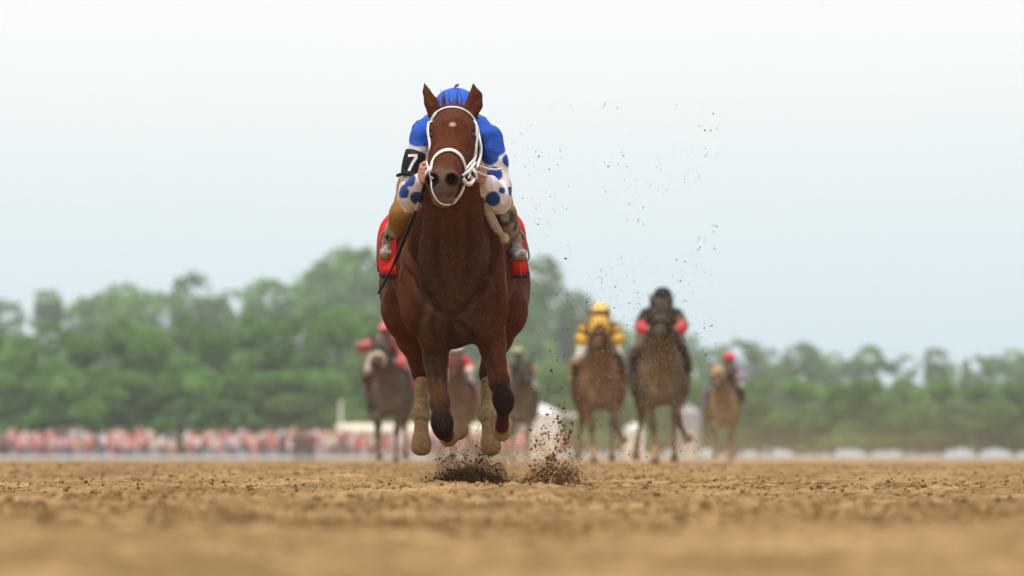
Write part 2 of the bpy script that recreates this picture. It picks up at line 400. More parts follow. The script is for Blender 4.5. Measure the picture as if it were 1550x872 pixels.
def build_surface_clods():
    n = 84000
    y = np.exp(rng.uniform(math.log(13), math.log(70), n)); x = rng.uniform(-1, 1, n) * np.maximum(1.1, y * .088)
    keep = rng.uniform(size=n) < .25 + .75 * sstep(.42, .62, vnoise(x * 1.6, y * .5, seed=21)); x, y = x[keep], y[keep]; n = len(x)
    r = .0026 + .0115 * rng.uniform(0, 1, n) ** 4.5; r *= np.interp(y, (9, 30, 70), (.9, 1, 1.5))
    z = ground_height(x, y) + r * .35
    tag(clods('loose_dirt', np.stack([x, y, z], 1), r, dirtcol(n, .05, 1.0), OCT), 'small loose clods of tan earth strewn over the race track', 'dirt', kind='stuff')
build_surface_clods()

# ------------------------------------------------------------------ horses
HX, HY = (687 - 775) * 30 / F, 30.0          # where the leading horse flies over the track
def HP(px, py, D):                            # pixel -> leading horse's own coordinates
    p = P(px, py, D); return Vector((p.x - HX, p.y - HY, p.z))
POSE_MAIN = dict(head=(0, 0, 0),
    fore=[((-.098, -.25, .71), (-.046, -.54, .285), (-.022, -.33, .222), (.004, -.255, .245)),
          ((.145, -.26, .74), (.222, -.57, .385), (.214, -.34, .245), (.213, -.262, .268))],
    hind=[((-.178, .72, 1.0), (-.225, .36, .80), (-.152, .60, .515), (-.150, .44, .315), (-.150, .36, .225)),
          ((.178, .72, 1.0), (.225, .38, .80), (.150, .58, .515), (.148, .42, .315), (.160, .35, .225))])
POSE_RUN = dict(head=(-.01, .03, .02),
    fore=[((-.150, -.24, .70), (-.095, -.44, .43), (-.07, -.50, .15), (-.07, -.555, .075)),
          ((.145, -.26, .72), (.165, -.55, .47), (.245, -.38, .30), (.265, -.31, .27))],
    hind=[((-.178, .72, 1.0), (-.21, .42, .80), (-.19, .66, .48), (-.23, .76, .22), (-.24, .80, .14)),
          ((.178, .72, 1.0), (.21, .36, .80), (.16, .56, .48), (.15, .42, .19), (.15, .37, .10))])
POSE_REACH = dict(head=(-.12, .0, -.05),
    fore=[((-.150, -.24, .70), (-.17, -.60, .56), (-.16, -.50, .27), (-.15, -.44, .21)),
          ((.145, -.26, .72), (.10, -.40, .43), (.09, -.42, .14), (.09, -.47, .07))],
    hind=[((-.178, .72, 1.0), (-.21, .34, .78), (-.15, .50, .48), (-.14, .36, .2), (-.14, .31, .11)),
          ((.178, .72, 1.0), (.21, .42, .80), (.18, .66, .48), (.20, .74, .22), (.20, .78, .14))])
def horse_skin(pose, fine=True):
    if fine:
        f = Field(axis_pts([(-.43, -.135, .0085), (-.135, .135, .0055), (.135, .43, .0085)]), axis_pts([(-1.34, -.68, .0058), (-.68, 1.16, .0125)]), axis_pts([(.14, .66, .0072), (.66, 1.20, .0085), (1.20, 1.80, .0066)]))
    else:
        f = Field(axis_pts([(-.46, .46, .015)]), axis_pts([(-1.36, 1.16, .019)]), axis_pts([(-.03, 1.80, .016)]))
    hx, hy, hz = pose['head']
    def H(x, y, z, *r, w=1): return (x + hx * w, y + hy * w, z + hz * w) + r
    # trunk
    f.chain([(0, -.22, .98, .220, .31), (0, .10, 1.0, .255, .295), (0, .42, 1.03, .258, .265), (0, .74, 1.07, .238, .235)], k=.01, inner=.12)
    f.ell((0, -.06, 1.20), (.085, .24, .15), k=.14)                   # withers
    f.ell((0, .72, 1.14), (.215, .30, .17), k=.10)                     # croup
    f.ell((0, .98, 1.02), (.15, .14, .20), k=.08)
    # shoulders and breast
    for s in (-1, 1):
        f.ell((s * .142, -.36, .96), (.092, .15, .30), k=.05, ax=(s * -.12, .35, 1))
        f.ell((s * (.158 if s > 0 else .132), -.405, .83), (.080, .115, .15), k=.025, ax=(s * -.05, .1, 1))
        f.ell((s * .074, -.462, .748), (.076, .078, .100), k=.010, ax=(s * .42, .22, 1))
        f.ell((s * (.150 if s > 0 else .102), -.425, .73 if s > 0 else .71), (.066, .095, .13), k=.010, ax=(s * .1, .1, 1))
    f.ell((0, -.36, .80), (.17, .14, .19), k=.06)
    f.ell((0, -.20, .80), (.15, .26, .12), k=.05)
    # neck
    f.chain([H(.004, -.755, 1.525, .082, .125), H(.003, -.63, 1.39, .102, .165, w=.75), (hx * .4, -.48 + hy * .4, 1.235 + hz * .4, .128, .21), (0, -.34, 1.09, .168, .26), (0, -.26, .97, .20, .28)], k=.05, inner=.05)
    for s in (-1, 1):                                                  # the long neck muscles
        f.chain([H(s * .055, -.80, 1.43, .035, .04, w=.9), (s * .085 + hx * .4, -.60 + hy * .4, 1.22 + hz * .4, .045, .05), (s * .075, -.505, 1.00, .06, .06), (s * .055, -.47, .86, .05, .05)], k=.04, inner=.03)
    f.chain([H(0.004, -.84, 1.42, .045, .04, w=.9), (hx * .4, -.64 + hy * .4, 1.17 + hz * .4, .05, .05), (0, -.53, .98, .055, .05), (0, -.50, .85, .05, .045)], k=.03, inner=.03)
    # head
    f.chain([H(.006, -.775, 1.585, .080, .088), H(.004, -.885, 1.525, .100, .105), H(.002, -.955, 1.475, .094, .103), H(-.012, -1.05, 1.405, .074, .084), H(-.026, -1.13, 1.348, .064, .066), H(-.036, -1.19, 1.302, .064, .062)], k=.04, inner=.02)
    for s in (-1, 1):
        f.ell(H(.003 + s * .066, -.872, 1.415), (.042, .085, .095), k=.03, ax=(0, .45, 1))      # jowl
        f.ell(H(.003 + s * .088, -.905, 1.538), (.022, .045, .028), k=.02, ax=(0, -.8, .55))    # brow
        f.chain([H(s * .092, -.945, 1.49, .012, .014), H(-.012 + s * .070, -1.05, 1.412, .010, .012)], k=.02)  # cheek crest
    f.ell(H(.003, -.935, 1.535), (.062, .085, .035), k=.05, ax=(0, .62, .78))                    # forehead
    f.chain([H(.002, -.93, 1.555, .030, .02), H(-.014, -1.08, 1.425, .022, .018), H(-.028, -1.16, 1.358, .028, .02)], k=.03)
    f.ell(H(-.037, -1.205, 1.262), (.052, .042, .038), k=.025)          # upper lip
    f.ell(H(-.036, -1.175, 1.236), (.046, .045, .030), k=.018)          # lower lip and chin
    f.chain([H(-.034, -1.15, 1.238, .036, .03), H(-.01, -.98, 1.345, .05, .04)], k=.03)          # under-jaw
    for s in (-1, 1):
        f.ell(H(-.040 + s * .042, -1.226, 1.318), (.034, .030, .040), k=.014)
    if fine:
        f.chain([H(-.100, -1.20, 1.247, .01, .003), H(.022, -1.235, 1.247, .01, .003)], k=.010, sub=True)   # mouth line
        for s in (-1, 1):
            f.ell(H(-.040 + s * .042, -1.268, 1.319), (.023, .048, .0275), k=.008, sub=True, ax=(s * -.22, 0, 1))
            f.ell(H(.002 + s * .108, -.952, 1.519), (.020, .024, .015), k=.012, sub=True)
            f.chain([H(s * .006, -.40, 1.2, .01, .01), (s * .006, -.42, 1.1, .01, .01)], k=.01)
    # ears
    f.chain([H(-.073, -.765, 1.622, .035, .032), H(-.093, -.765, 1.675, .031, .027), H(-.112, -.76, 1.722, .018, .017), H(-.121, -.755, 1.757, .005, .006)], k=.02, inner=.008)
    f.chain([H(.076, -.765, 1.622, .034, .034), H(.094, -.765, 1.665, .038, .032), H(.099, -.763, 1.705, .031, .026), H(.090, -.76, 1.755, .006, .008)], k=.02, inner=.008)
    if fine:
        f.chain([H(.083, -.805, 1.642, .014, .018), H(.094, -.803, 1.690, .019, .018), H(.090, -.788, 1.738, .004, .006)], k=.008, sub=True)
        f.chain([H(-.066, -.802, 1.645, .010, .014), H(-.092, -.798, 1.688, .012, .014), H(-.112, -.782, 1.732, .003, .005)], k=.008, sub=True)
    # forelegs
    for s, (e, kn, ft, tp) in zip((-1, 1), pose['fore']):
        e, kn, ft, tp = [np.array(q) for q in (e, kn, ft, tp)]
        m1 = e + (kn - e) * .35; m2 = e + (kn - e) * .78
        f.chain([(*(e + (0, 0, .05)), .072, .13), (*m1, .052, .085), (*m2, .041, .050), (*kn, .041, .046)], k=.035, inner=.03)
        f.ell(e + (kn - e) * .22 + ((.018 if s > 0 else .010), -.02, .02), (.046, .072, .13), k=.018, ax=kn - e)
        f.ell(kn + (0, .004, -.042), (.026, .036, .034), k=.02); f.ell(kn + (0, -.010, .006), (.0445, .044, .048), k=.024, ax=kn - e)
        f.ell(kn + (kn - e) / np.linalg.norm(kn - e) * .035, (.040, .040, .04), k=.02)
        c1 = kn + (ft - kn) * .3
        f.chain([(*kn, .038, .042), (*c1, .027, .034), (*(kn + (ft - kn) * .75), .026, .034), (*ft, .036, .038)], k=.02, inner=.015)
        f.ell(ft, (.040, .042, .042), k=.015)
        f.chain([(*ft, .033, .035), (*tp, .038, .040)], k=.015)
    # hind legs
    for s, (hp, st, hk, ft, tp) in zip((-1, 1), pose['hind']):
        hp, st, hk, ft, tp = [np.array(q) for q in (hp, st, hk, ft, tp)]
        f.chain([(*hp, .122, .235), (*(hp * .5 + st * .5 + np.array((s * .01, .03, 0))), .118, .20), (*st, .098, .125)], k=.07, inner=.06)
        mid = st + (hk - st) * .45
        f.chain([(*st, .092, .125), (*mid, .066, .088), (*(st + (hk - st) * .82), .040, .052), (*hk, .038, .05)], k=.05, inner=.03)
        f.ell(hp + (s * .006, .20, -.14), (.10, .12, .24), k=.05, ax=(0, -.2, 1))
        back = np.array((0, .055, .035)); f.ell(hk + back, (.022, .03, .045), k=.03, ax=(0, -.3, 1))
        f.ell(hk, (.040, .052, .056), k=.02)
        f.chain([(*hk, .032, .044), (*(hk + (ft - hk) * .3), .022, .034), (*(hk + (ft - hk) * .75), .024, .034), (*ft, .034, .036)], k=.02, inner=.015)
        f.ell(ft, (.036, .040, .036), k=.012)
        f.chain([(*ft, .028, .032), (*tp, .036, .038)], k=.012)
    V, Q = f.skin(); V = relax(V, Q, 3 if fine else 2, .45)
    if fine: V = grooves(V, Q)
    return V, Q
def normals(V, Q):
    a, b, d = V[Q[:, 0]], V[Q[:, 1]], V[Q[:, 2]]; fn = np.cross(b - a, d - a); n = np.zeros_like(V)
    for k in range(4):
        for ax_ in range(3): n[:, ax_] += np.bincount(Q[:, k], fn[:, ax_], len(V))
    return n / (np.linalg.norm(n, axis=1)[:, None] + 1e-9)
GROOVES = [([(684, 512), (684, 497), (683, 479)], 9, .007), ([(656, 450), (665, 468), (681, 478)], 7, .010), ([(685, 478), (700, 471), (716, 452)], 7, .010),
    ([(663, 520), (657, 496), (664, 470)], 6, .007), ([(640, 520), (629, 485), (622, 445), (624, 405)], 9, .008), ([(746, 500), (757, 476), (754, 440), (744, 405)], 8, .010), ([(688, 484), (706, 497), (722, 515)], 6, .008),
    ([(640, 318), (630, 372), (636, 425), (650, 452)], 10, .014), ([(734, 318), (748, 365), (745, 405), (722, 450)], 10, .014), ([(668, 325), (664, 390), (672, 448)], 8, .006), ([(707, 325), (712, 390), (702, 448)], 8, .006),
    ([(612, 400), (612, 450), (622, 500)], 7, .005), ([(660, 540), (664, 580), (668, 620)], 5, .004), ([(736, 520), (748, 560), (758, 590)], 5, .004)]
def grooves(V, Q):
    n = normals(V, Q); px = 687 + V[:, 0] * F / 29.5; py = HOR - (V[:, 2] - CAMZ) * F / 29.5
    front = sstep(-.22, -.32, V[:, 1]) * sstep(.05, -.35, n[:, 1]) * sstep(-1.0, -.85, V[:, 1]); dsp = np.zeros(len(V))
    for pts, sg, dep in GROOVES:
        pp = np.array([(q[0], q[1]) for q in smooth_path([(a, b, 0) for a, b in pts], 8)]); dm = np.full(len(V), 1e9); tt = np.zeros(len(V))
        for i in range(len(pp) - 1):
            ab = pp[i + 1] - pp[i]; t = np.clip(((px - pp[i, 0]) * ab[0] + (py - pp[i, 1]) * ab[1]) / (ab @ ab), 0, 1)
            d = np.hypot(px - pp[i, 0] - t * ab[0], py - pp[i, 1] - t * ab[1]); m = d < dm; dm = np.where(m, d, dm); tt = np.where(m, (i + t) / (len(pp) - 1), tt)
        dsp -= 2.3 * dep * (np.exp(-(dm / (sg * .55)) ** 2) - .45 * np.exp(-((dm - sg * 1.3) / sg) ** 2)) * np.sin(np.pi * np.clip(tt * .9 + .05, 0, 1)) ** .6
    w_ = (vnoise(V[:, 0] * 13, V[:, 1] * 7, V[:, 2] * 7, seed=61) - .5) * .010 + (vnoise(V[:, 0] * 34, V[:, 1] * 20, V[:, 2] * 16, seed=62) - .5) * .0035
    return V + n * (dsp * front + w_ * (.30 + .70 * sstep(-.85, -.6, V[:, 1])))[:, None]

def coat_colour(V, pose, base, dark, mud, muzzle=(.105, .066, .052), star=False):
    n = len(V); c = np.tile(np.array(base), (n, 1)); hx, hy, hz = pose['head']
    mott = vnoise(V[:, 0] * 9, V[:, 1] * 9, V[:, 2] * 9, seed=31)
    c = blend(c, .35 * mott, np.array(base) * .62)
    # belly and inner legs are a darker coat, dust from the track sticks to breast and forehand
    d = vnoise(V[:, 0] * 14, V[:, 1] * 14, V[:, 2] * 14, seed=33)
    dust = sstep(-.15, -.45, V[:, 1]) * sstep(1.42, 1.0, V[:, 2]) * (.45 + .5 * d) * sstep(.26, .10, np.abs(V[:, 0]))
    c = blend(c, np.clip(dust, 0, .8), mud)
    for e, kn, ft, tp in pose['fore']:
        dd, t = segdist(V, kn, np.array(kn) - (np.array(e) - np.array(kn)) * .12); c = blend(c, sstep(.12, .05, dd) * .9, dark)
        for a, b in ((kn, ft), (ft, tp)):
            dd, t = segdist(V, a, b); c = blend(c, sstep(.075, .045, dd) * (.35 if a is kn else 0), dark)
        dd, t = segdist(V, ft, tp); c = blend(c, sstep(.070, .048, dd) * (.7 + .3 * d), (.36, .225, .105))
    for hp, st, hk, ft, tp in pose['hind']:
        dd, t = segdist(V, hk, ft); c = blend(c, sstep(.085, .05, dd) * .8, mud)
        dd, t = segdist(V, ft, tp); c = blend(c, sstep(.075, .05, dd) * .9, (.32, .20, .095))
    mz = np.array((-.036 + hx, -1.22 + hy, 1.285 + hz)); dd = np.linalg.norm((V - mz) * (1, .8, .9), axis=1)
    c = blend(c, sstep(.115, .060, dd) * .85, muzzle)
    low = sstep(1.262 + hz, 1.238 + hz, V[:, 2]) * sstep(-1.0 + hy, -1.1 + hy, V[:, 1]); c = blend(c, low * .5, (.26, .17, .09))
    for s in (-1, 1):
        q = np.linalg.norm(V - np.array((-.040 + hx + s * .041, -1.245 + hy, 1.319 + hz)), axis=1); c = blend(c, sstep(.034, .026, q), (.012, .007, .006))
    if star is not False:
        q = np.linalg.norm((V - star) * (.8, .8, 1.1), axis=1) + (mott - .5) * .012; c = blend(c, sstep(.017, .008, q) * .8, (.55, .42, .36))
    for s in (-1, 1):
        q = np.linalg.norm((V - np.array((.003 + hx + s * .092, -.958 + hy, 1.516 + hz))), axis=1); c = blend(c, sstep(.044, .024, q) * .85, (.022, .012, .009))
    return c
def hoof(root, c0, d, mirror=1, col=(.30, .19, .09), k=1.0, round_=False):
    """hoof capsule: coronet at c0, sole towards d"""
    d = Vector(d).normalized(); x = Vector((1, 0, 0)); x = (x - d * x.dot(d)).normalized(); y = d.cross(x)
    m = MB(); n = 18; rings = [(-.022, .034), (-.006, .043), (.012, .0475), (.035, .051), (.058, .0535), (.068, .051), (.072, .045), (.066, .036), (.058, .028), (.056, .004)]
    if round_: rings = [(-.034, .030), (-.016, .041), (.008, .0500), (.032, .0535), (.054, .0515), (.068, .044), (.076, .032), (.079, .018), (.079, .003)]
    vs, fs = [], []
    for h, r in rings:
        for i in range(n):
            a = 2 * math.pi * i / n; rr = r * k * (1 + .07 * math.cos(a - math.pi / 2))
            vs.append(Vector(c0) + d * h * k + x * (rr * math.cos(a) * .94) + y * (rr * math.sin(a) + h * .25 * k))
    for j in range(len(rings) - 1):
        for i in range(n): fs.append((j * n + i, j * n + (i + 1) % n, (j + 1) * n + (i + 1) % n, (j + 1) * n + i))
    fs.append(tuple((len(rings) - 1) * n + i for i in range(n)))
    m.add(vs, fs, col)
    cs = [tuple(np.array(col) * (1.15 - .62 * (j // n) / (len(rings) - 1))) for j in range(len(vs))]; m.c = cs
    return m.build('hoof', M_hoof, root)
def hair_strands(name, root, strands, mat=None):
    m = MB()
    for pts, r in strands:
        p = smooth_path(pts, 4); n = len(p); m.tube(p, [r * (1 - i / n) ** .6 + .0004 for i in range(n)], 4)
    return m.build(name, mat or M_hair, root, col=False)
def tail_strands(amount=70):
    S = []
    for i in range(amount):
        a, b, c = rng.normal(size=3); x0 = rng.normal() * .02
        S.append(([(x0, 1.06, 1.14), (x0 + a * .02, 1.22, 1.16 + b * .02), (x0 + a * .06, 1.42, 1.04 + b * .05), (x0 + a * .10, 1.58 + c * .06, .82 + b * .08)], .006))
    return S

def fit_hoofs(root, pose, hoofcol):
    for (e, kn, ft, tp) in pose['fore']:
        d = np.array(tp) - np.array(ft); d = d / np.linalg.norm(d)
        dd = d * .75 + np.array((0, -.2, -.35)) if ft[2] < .2 else np.array((d[0] * .6, .80, .42))
        hoof(root, np.array(tp) + d * .008, dd, col=hoofcol)
    for (hp, st, hk, ft, tp) in pose['hind']:
        d = np.array(tp) - np.array(ft); d = d / np.linalg.norm(d)
        dd = np.array((d[0], .30, -.95)) if ft[2] > .28 else np.array((d[0], d[1], d[2])); hoof(root, np.array(tp) + d * .004, dd, col=hoofcol, k=.93, round_=ft[2] > .28)

# --- the leading horse
horse = empty('racehorse', (HX, HY, 0))
tag(horse, 'large chestnut racehorse with a white bridle galloping head-on, all four hooves off the dirt', 'horse')
Vh, Qh = horse_skin(POSE_MAIN, True)
BV = BVHTree.FromPolygons([Vector(v) for v in Vh], [tuple(q) for q in Qh.tolist()])
CAML = Vector((-HX, -HY, CAMZ))
def hit(px, py, bv=BV):
    """where the camera sees this photo pixel on the horse (its own coordinates)"""
    d = (HP(px, py, 29) - CAML).normalized(); r = bv.ray_cast(CAML, d)
    return r
STAR = np.array(hit(685, 188)[0])                                     # the small pale star on the forehead
mesh('body', Vh, Qh, M_coat, horse, col=coat_colour(Vh, POSE_MAIN, (.098, .0285, .0135), (.016, .0085, .006), (.055, .031, .0145), star=STAR))
for px, py, sx in ((653.5, 209, -1), (715, 209, 1)):
    p, n, _, _ = hit(px, py)
    if p is None: p = Vector((sx * .09, -.945, 1.516))
    p = Vector((.003 + sx * .0835, -.960, 1.516))
    m = MB(); m.ell(p, (.020, .021, .0195), 16, 12); m.build('eye', M_eye, horse, col=False)
    m = MB(); m.tube(smooth_path([p + Vector((sx * .004, -.024, .0)), p + Vector((sx * .010, -.014, .014)), p + Vector((sx * .010, .012, .013)), p + Vector((sx * .006, .024, 0))], 5), .0045, 6); m.build('eyelid', M_hair, horse, col=False)
fit_hoofs(horse, POSE_MAIN, (.30, .185, .085))
hair_strands('tail', horse, tail_strands(90))
S = []
for i in range(26):                                                   # forelock blown upright behind the browband
    x = rng.normal() * .022 + rng.choice([-.035, .0, .012]); h = rng.uniform(.008, .030) if rng.uniform() < .8 else rng.uniform(.045, .075)
    S.append(([(x, -.80 + rng.normal() * .006, 1.650), (x + rng.normal() * .002 - .002, -.785, 1.662 + h * .5), (x + rng.normal() * .006 - .006, -.765, 1.668 + h)], .0024))
hair_strands('forelock', horse, S)
S = []
for i in range(150):                                                  # mane along the crest, blown to the horse's left
    t = rng.uniform(); y = -.74 + t * .58; z = 1.655 - t * .27 + .015; x = rng.normal() * .012
    S.append(([(x, y, z - .03), (x + .035 + rng.normal() * .015, y + .05, z - .0), (x + .075 + rng.normal() * .02, y + .12, z - .07 + rng.normal() * .03)], .0030))
hair_strands('mane', horse, S)
# bandages on the hind cannons
for (hp, st, hk, ft, tp), lab in zip(POSE_MAIN['hind'], ('tan', 'tan')):
    hk, ft, tp = [np.array(q) for q in (hk, ft, tp)]
    lo = np.minimum.reduce([hk, ft, tp]) - .08; hi = np.maximum.reduce([hk, ft, tp]) + .08
    f = Field(*[axis_pts([(a, b, .0065)]) for a, b in zip(lo, hi)])
    top = hk + (ft - hk) * .16
    f.chain([(*top, .022, .040), (*(hk + (ft - hk) * .45), .029, .042), (*(hk + (ft - hk) * .8), .031, .042), (*ft, .038, .044)], k=.01, inner=.02)
    f.ell(ft + (-.006, -.004, .010), (.0445, .048, .036), k=.010)
    f.chain([(*ft, .030, .036), (*(ft + (tp - ft) * .55), .031, .036)], k=.01)
    V, Q = f.skin(); V = relax(V, Q, 2, .4); dd, t = segdist(V, hk, ft)
    # the wrap's turns stand a little proud
    V = V + (V - (hk + (ft - hk) * t[:, None])) * (.030 * np.sin(t * 44 + V[:, 0] * 40) + .16 * (vnoise(V[:, 0] * 45, V[:, 1] * 45, V[:, 2] * 60, seed=9) - .5))[:, None]
    c = np.tile(np.array((.36, .25, .13)), (len(V), 1)); c = blend(c, .5 * vnoise(V[:, 0] * 30, V[:, 1] * 30, V[:, 2] * 30, seed=5), (.20, .125, .055)); c = blend(c, .35 * sstep(.5, .75, vnoise(V[:, 0] * 60, V[:, 1] * 60, V[:, 2] * 40, seed=6)), (.17, .10, .045))
    d3 = np.linalg.norm(V - (ft + (tp - ft) * .32), axis=1); pz = (V - ft) @ ((tp - ft) / np.linalg.norm(tp - ft)); c = blend(c, .75 * np.exp(-((pz - .040) / .008) ** 2), (.13, .08, .035)); c = blend(c, .5 * np.exp(-((t - .62) / .03) ** 2), (.17, .11, .05))  # shading of the pastern crease and a wrap turn painted as narrow dark bands
    wr = mesh('leg_wrap', V, Q, M_wrap, horse, col=c)
    for tt in (.20, .32, .40):                                        # faded red tape at the top of the wrap
        p = hk + (ft - hk) * tt; q = hk + (ft - hk) * (tt + (.055 if tt < .25 else .025))
        m = MB(); m.tube([p, p * .5 + q * .5, q], [.031, .0325, .032], 20, (.52, .20, .15), flat=1.32, side=(1, 0, 0)); m.build('tape', M_wrap, wr)

# --- bridle
bridle = empty('bridle', (HX, HY, 0))
tag(bridle, 'white nylon bridle with browband, arched noseband and reins on the chestnut horse', 'bridle')
def hug(pix, lift=.004, n=7, fallback=28.95, it=3):
    """photo points -> smooth path lying on the horse's head"""
    o = []; pts = smooth_path([(a, b, 0) for a, b in pix], n)
    for q in pts:
        p, nn, _, _ = hit(q[0], q[1])
        if p is None or p.y > -.6:
            p0 = HP(q[0], q[1], fallback); p, nn, _, _ = BV.find_nearest(p0)
        o.append((p + nn * lift, nn))
    # even out steps
    P_ = [a for a, b in o]
    for _ in range(it): P_ = [P_[0]] + [(P_[i - 1] + P_[i] * 2 + P_[i + 1]) / 4 for i in range(1, len(P_) - 1)] + [P_[-1]]
    return [(a, b) for a, (_, b) in zip(P_, o)]
def strap(name, path, width, th=.005, mat=None, parent=None):
    m = MB(); vs, fs = [], []
    for i, (p, n) in enumerate(path):
        t = (path[min(i + 1, len(path) - 1)][0] - path[max(i - 1, 0)][0]).normalized(); s = t.cross(n).normalized(); n2 = s.cross(t)
        for a, b in ((-.5, 0), (-.42, 1), (.42, 1), (.5, 0)): vs.append(p + s * (a * width) + n2 * (b * th))
    for i in range(len(path) - 1):
        for k in range(4): fs.append((i * 4 + k, i * 4 + (k + 1) % 4, i * 4 + 4 + (k + 1) % 4, i * 4 + 4 + k))
    fs.append((3, 2, 1, 0)); b = (len(path) - 1) * 4; fs.append((b, b + 1, b + 2, b + 3))
    m.add(vs, fs); return m.build(name, mat or M_white, parent, col=False, smooth=False)
strap('browband', hug([(652.5, 187), (657, 176), (667, 167.5), (680, 163.5), (694, 164.5), (706, 170), (715, 179), (720, 190)]), .0145, .004, parent=bridle)
strap('noseband', hug([(653.5, 258), (655.5, 245), (662, 235), (671, 229), (682, 227.5), (692, 232), (699, 241), (704, 257)]), .0165, .004, parent=bridle)
strap('cheekpiece', hug([(652.5, 187), (649, 200), (646.5, 215), (645.5, 230), (648, 244), (653, 258), (655, 266)], it=40, lift=.012), .012, .005, parent=bridle)
strap('cheekpiece', hug([(720, 190), (721, 203), (719, 220), (716, 238), (709, 251), (704, 262)], it=30), .013, .005, parent=bridle)
strap('chin_strap', hug([(650, 262), (651, 275), (655, 288), (660, 299), (668, 307), (678, 308.5), (687, 306), (692, 300), (698, 292), (702, 280), (705, 264)], it=12), .0065, .004, parent=bridle)
def tube_part(name, pts, r, mat, parent, n=8, k=8, flat=1):
    m = MB(); m.tube(smooth_path(pts, k), r, n, flat=flat); return m.build(name, mat, parent, col=False)
def ring_part(name, c, r, th, axis, mat, parent, sq=1.0):
    axis = Vector(axis).normalized(); a = axis.orthogonal().normalized(); b = axis.cross(a)
    m = MB(); N_ = 22; vs, fs = [], []
    for i in range(N_):
        u = 2 * math.pi * i / N_; cc = a * math.cos(u) + b * math.sin(u) * sq
        for j in range(8):
            v = 2 * math.pi * j / 8; vs.append(Vector(c) + cc * (r + th * math.cos(v)) + axis * (th * math.sin(v)))
    for i in range(N_):
        for j in range(8): fs.append((i * 8 + j, ((i + 1) % N_) * 8 + j, ((i + 1) % N_) * 8 + (j + 1) % 8, i * 8 + (j + 1) % 8))
    m.add(vs, fs); return m.build(name, mat, parent, col=False)
# the fluffy outer cheek strap, bit rings and looped straps at the horse's left cheek
tube_part('cheek_roll', [HP(722, 192, 29.22), HP(726, 212, 29.15), HP(728, 228, 29.1), HP(725, 244, 29.03), HP(721, 254, 28.98)], .0068, M_white, bridle)
tube_part('cheek_strap', [HP(721, 196, 29.2), HP(722, 215, 29.1), HP(720, 236, 29.02), HP(714, 254, 28.94), HP(709, 270, 28.9)], .0045, M_white, bridle)
tube_part('cheek_strap', [HP(719, 240, 29.0), HP(713, 246, 28.95), HP(707, 254, 28.9), HP(703, 262, 28.9)], .005, M_white, bridle)
ring_part('bit_ring', HP(715, 263, 28.93), .027, .0065, (.75, .5, .55), M_white, bridle)
ring_part('bit_ring', HP(649.5, 263, 28.93), .024, .006, (-.85, .5, .3), M_white, bridle)
tube_part('bit_guard', [HP(701, 272, 28.88), HP(706, 277, 28.87), HP(712, 278, 28.88), HP(717, 271, 28.92)], .010, M_white, bridle)
tube_part('bit_strap', [HP(700, 266, 28.86), HP(707, 261, 28.86), HP(713, 255, 28.9), HP(719, 247, 28.98)], .006, M_white, bridle)
tube_part('curb_loop', [HP(702, 282, 28.88), HP(699, 290, 28.87), HP(694, 298, 28.87), HP(688, 304, 28.88)], .0055, M_white, bridle)
tube_part('rein', [HP(719, 245, 28.97), HP(727, 251, 29.05), HP(738, 255, 29.12), HP(750, 256.5, 29.16), HP(761, 255, 29.2)], .0042, M_white, bridle, flat=.7)
tube_part('rein', [HP(714, 250, 28.93), HP(720, 258, 29.0), HP(727, 262, 29.12), HP(734, 265, 29.22), HP(738, 268, 29.3)], .0052, M_white, bridle, flat=.7)
tube_part('rein', [HP(648, 262, 28.95), HP(645.5, 265, 29.1), HP(643, 268, 29.25), HP(641, 270, 29.35)], .006, M_tan, bridle, flat=.7)

# ------------------------------------------------------------------ jockeys
J_MAIN = dict(head=(.012, -.53, 1.612), sh=[(-.132, -.38, 1.535), (.160, -.38, 1.535)],
    el=[(-.184, -.44, 1.268), (.198, -.44, 1.262)], wr=[(-.146, -.66, 1.335), (.138, -.66, 1.33)], hd=[(-.128, -.73, 1.362), (.126, -.72, 1.362)])
J_RUN = dict(head=(.012, -.46, 1.70), sh=[(-.165, -.34, 1.56), (.165, -.34, 1.56)],
    el=[(-.225, -.42, 1.43), (.225, -.42, 1.43)], wr=[(-.165, -.62, 1.39), (.155, -.62, 1.39)], hd=[(-.14, -.69, 1.40), (.136, -.69, 1.40)])
J_WHIP = dict(J_RUN, el=[(-.30, -.42, 1.50), (.225, -.42, 1.30)], wr=[(-.36, -.56, 1.51), (.140, -.62, 1.30)], hd=[(-.385, -.62, 1.53), (.126, -.69, 1.31)])
HIPS = [(-.11, .32, 1.46), (.11, .32, 1.46)]; KNEE = [(-.222, -.13, 1.205), (.222, -.13, 1.205)]; ANK = [(-.285, .16, 1.10), (.268, .02, 1.09)]; TOE = [(-.30, .03, 1.055), (.292, -.13, 1.045)]
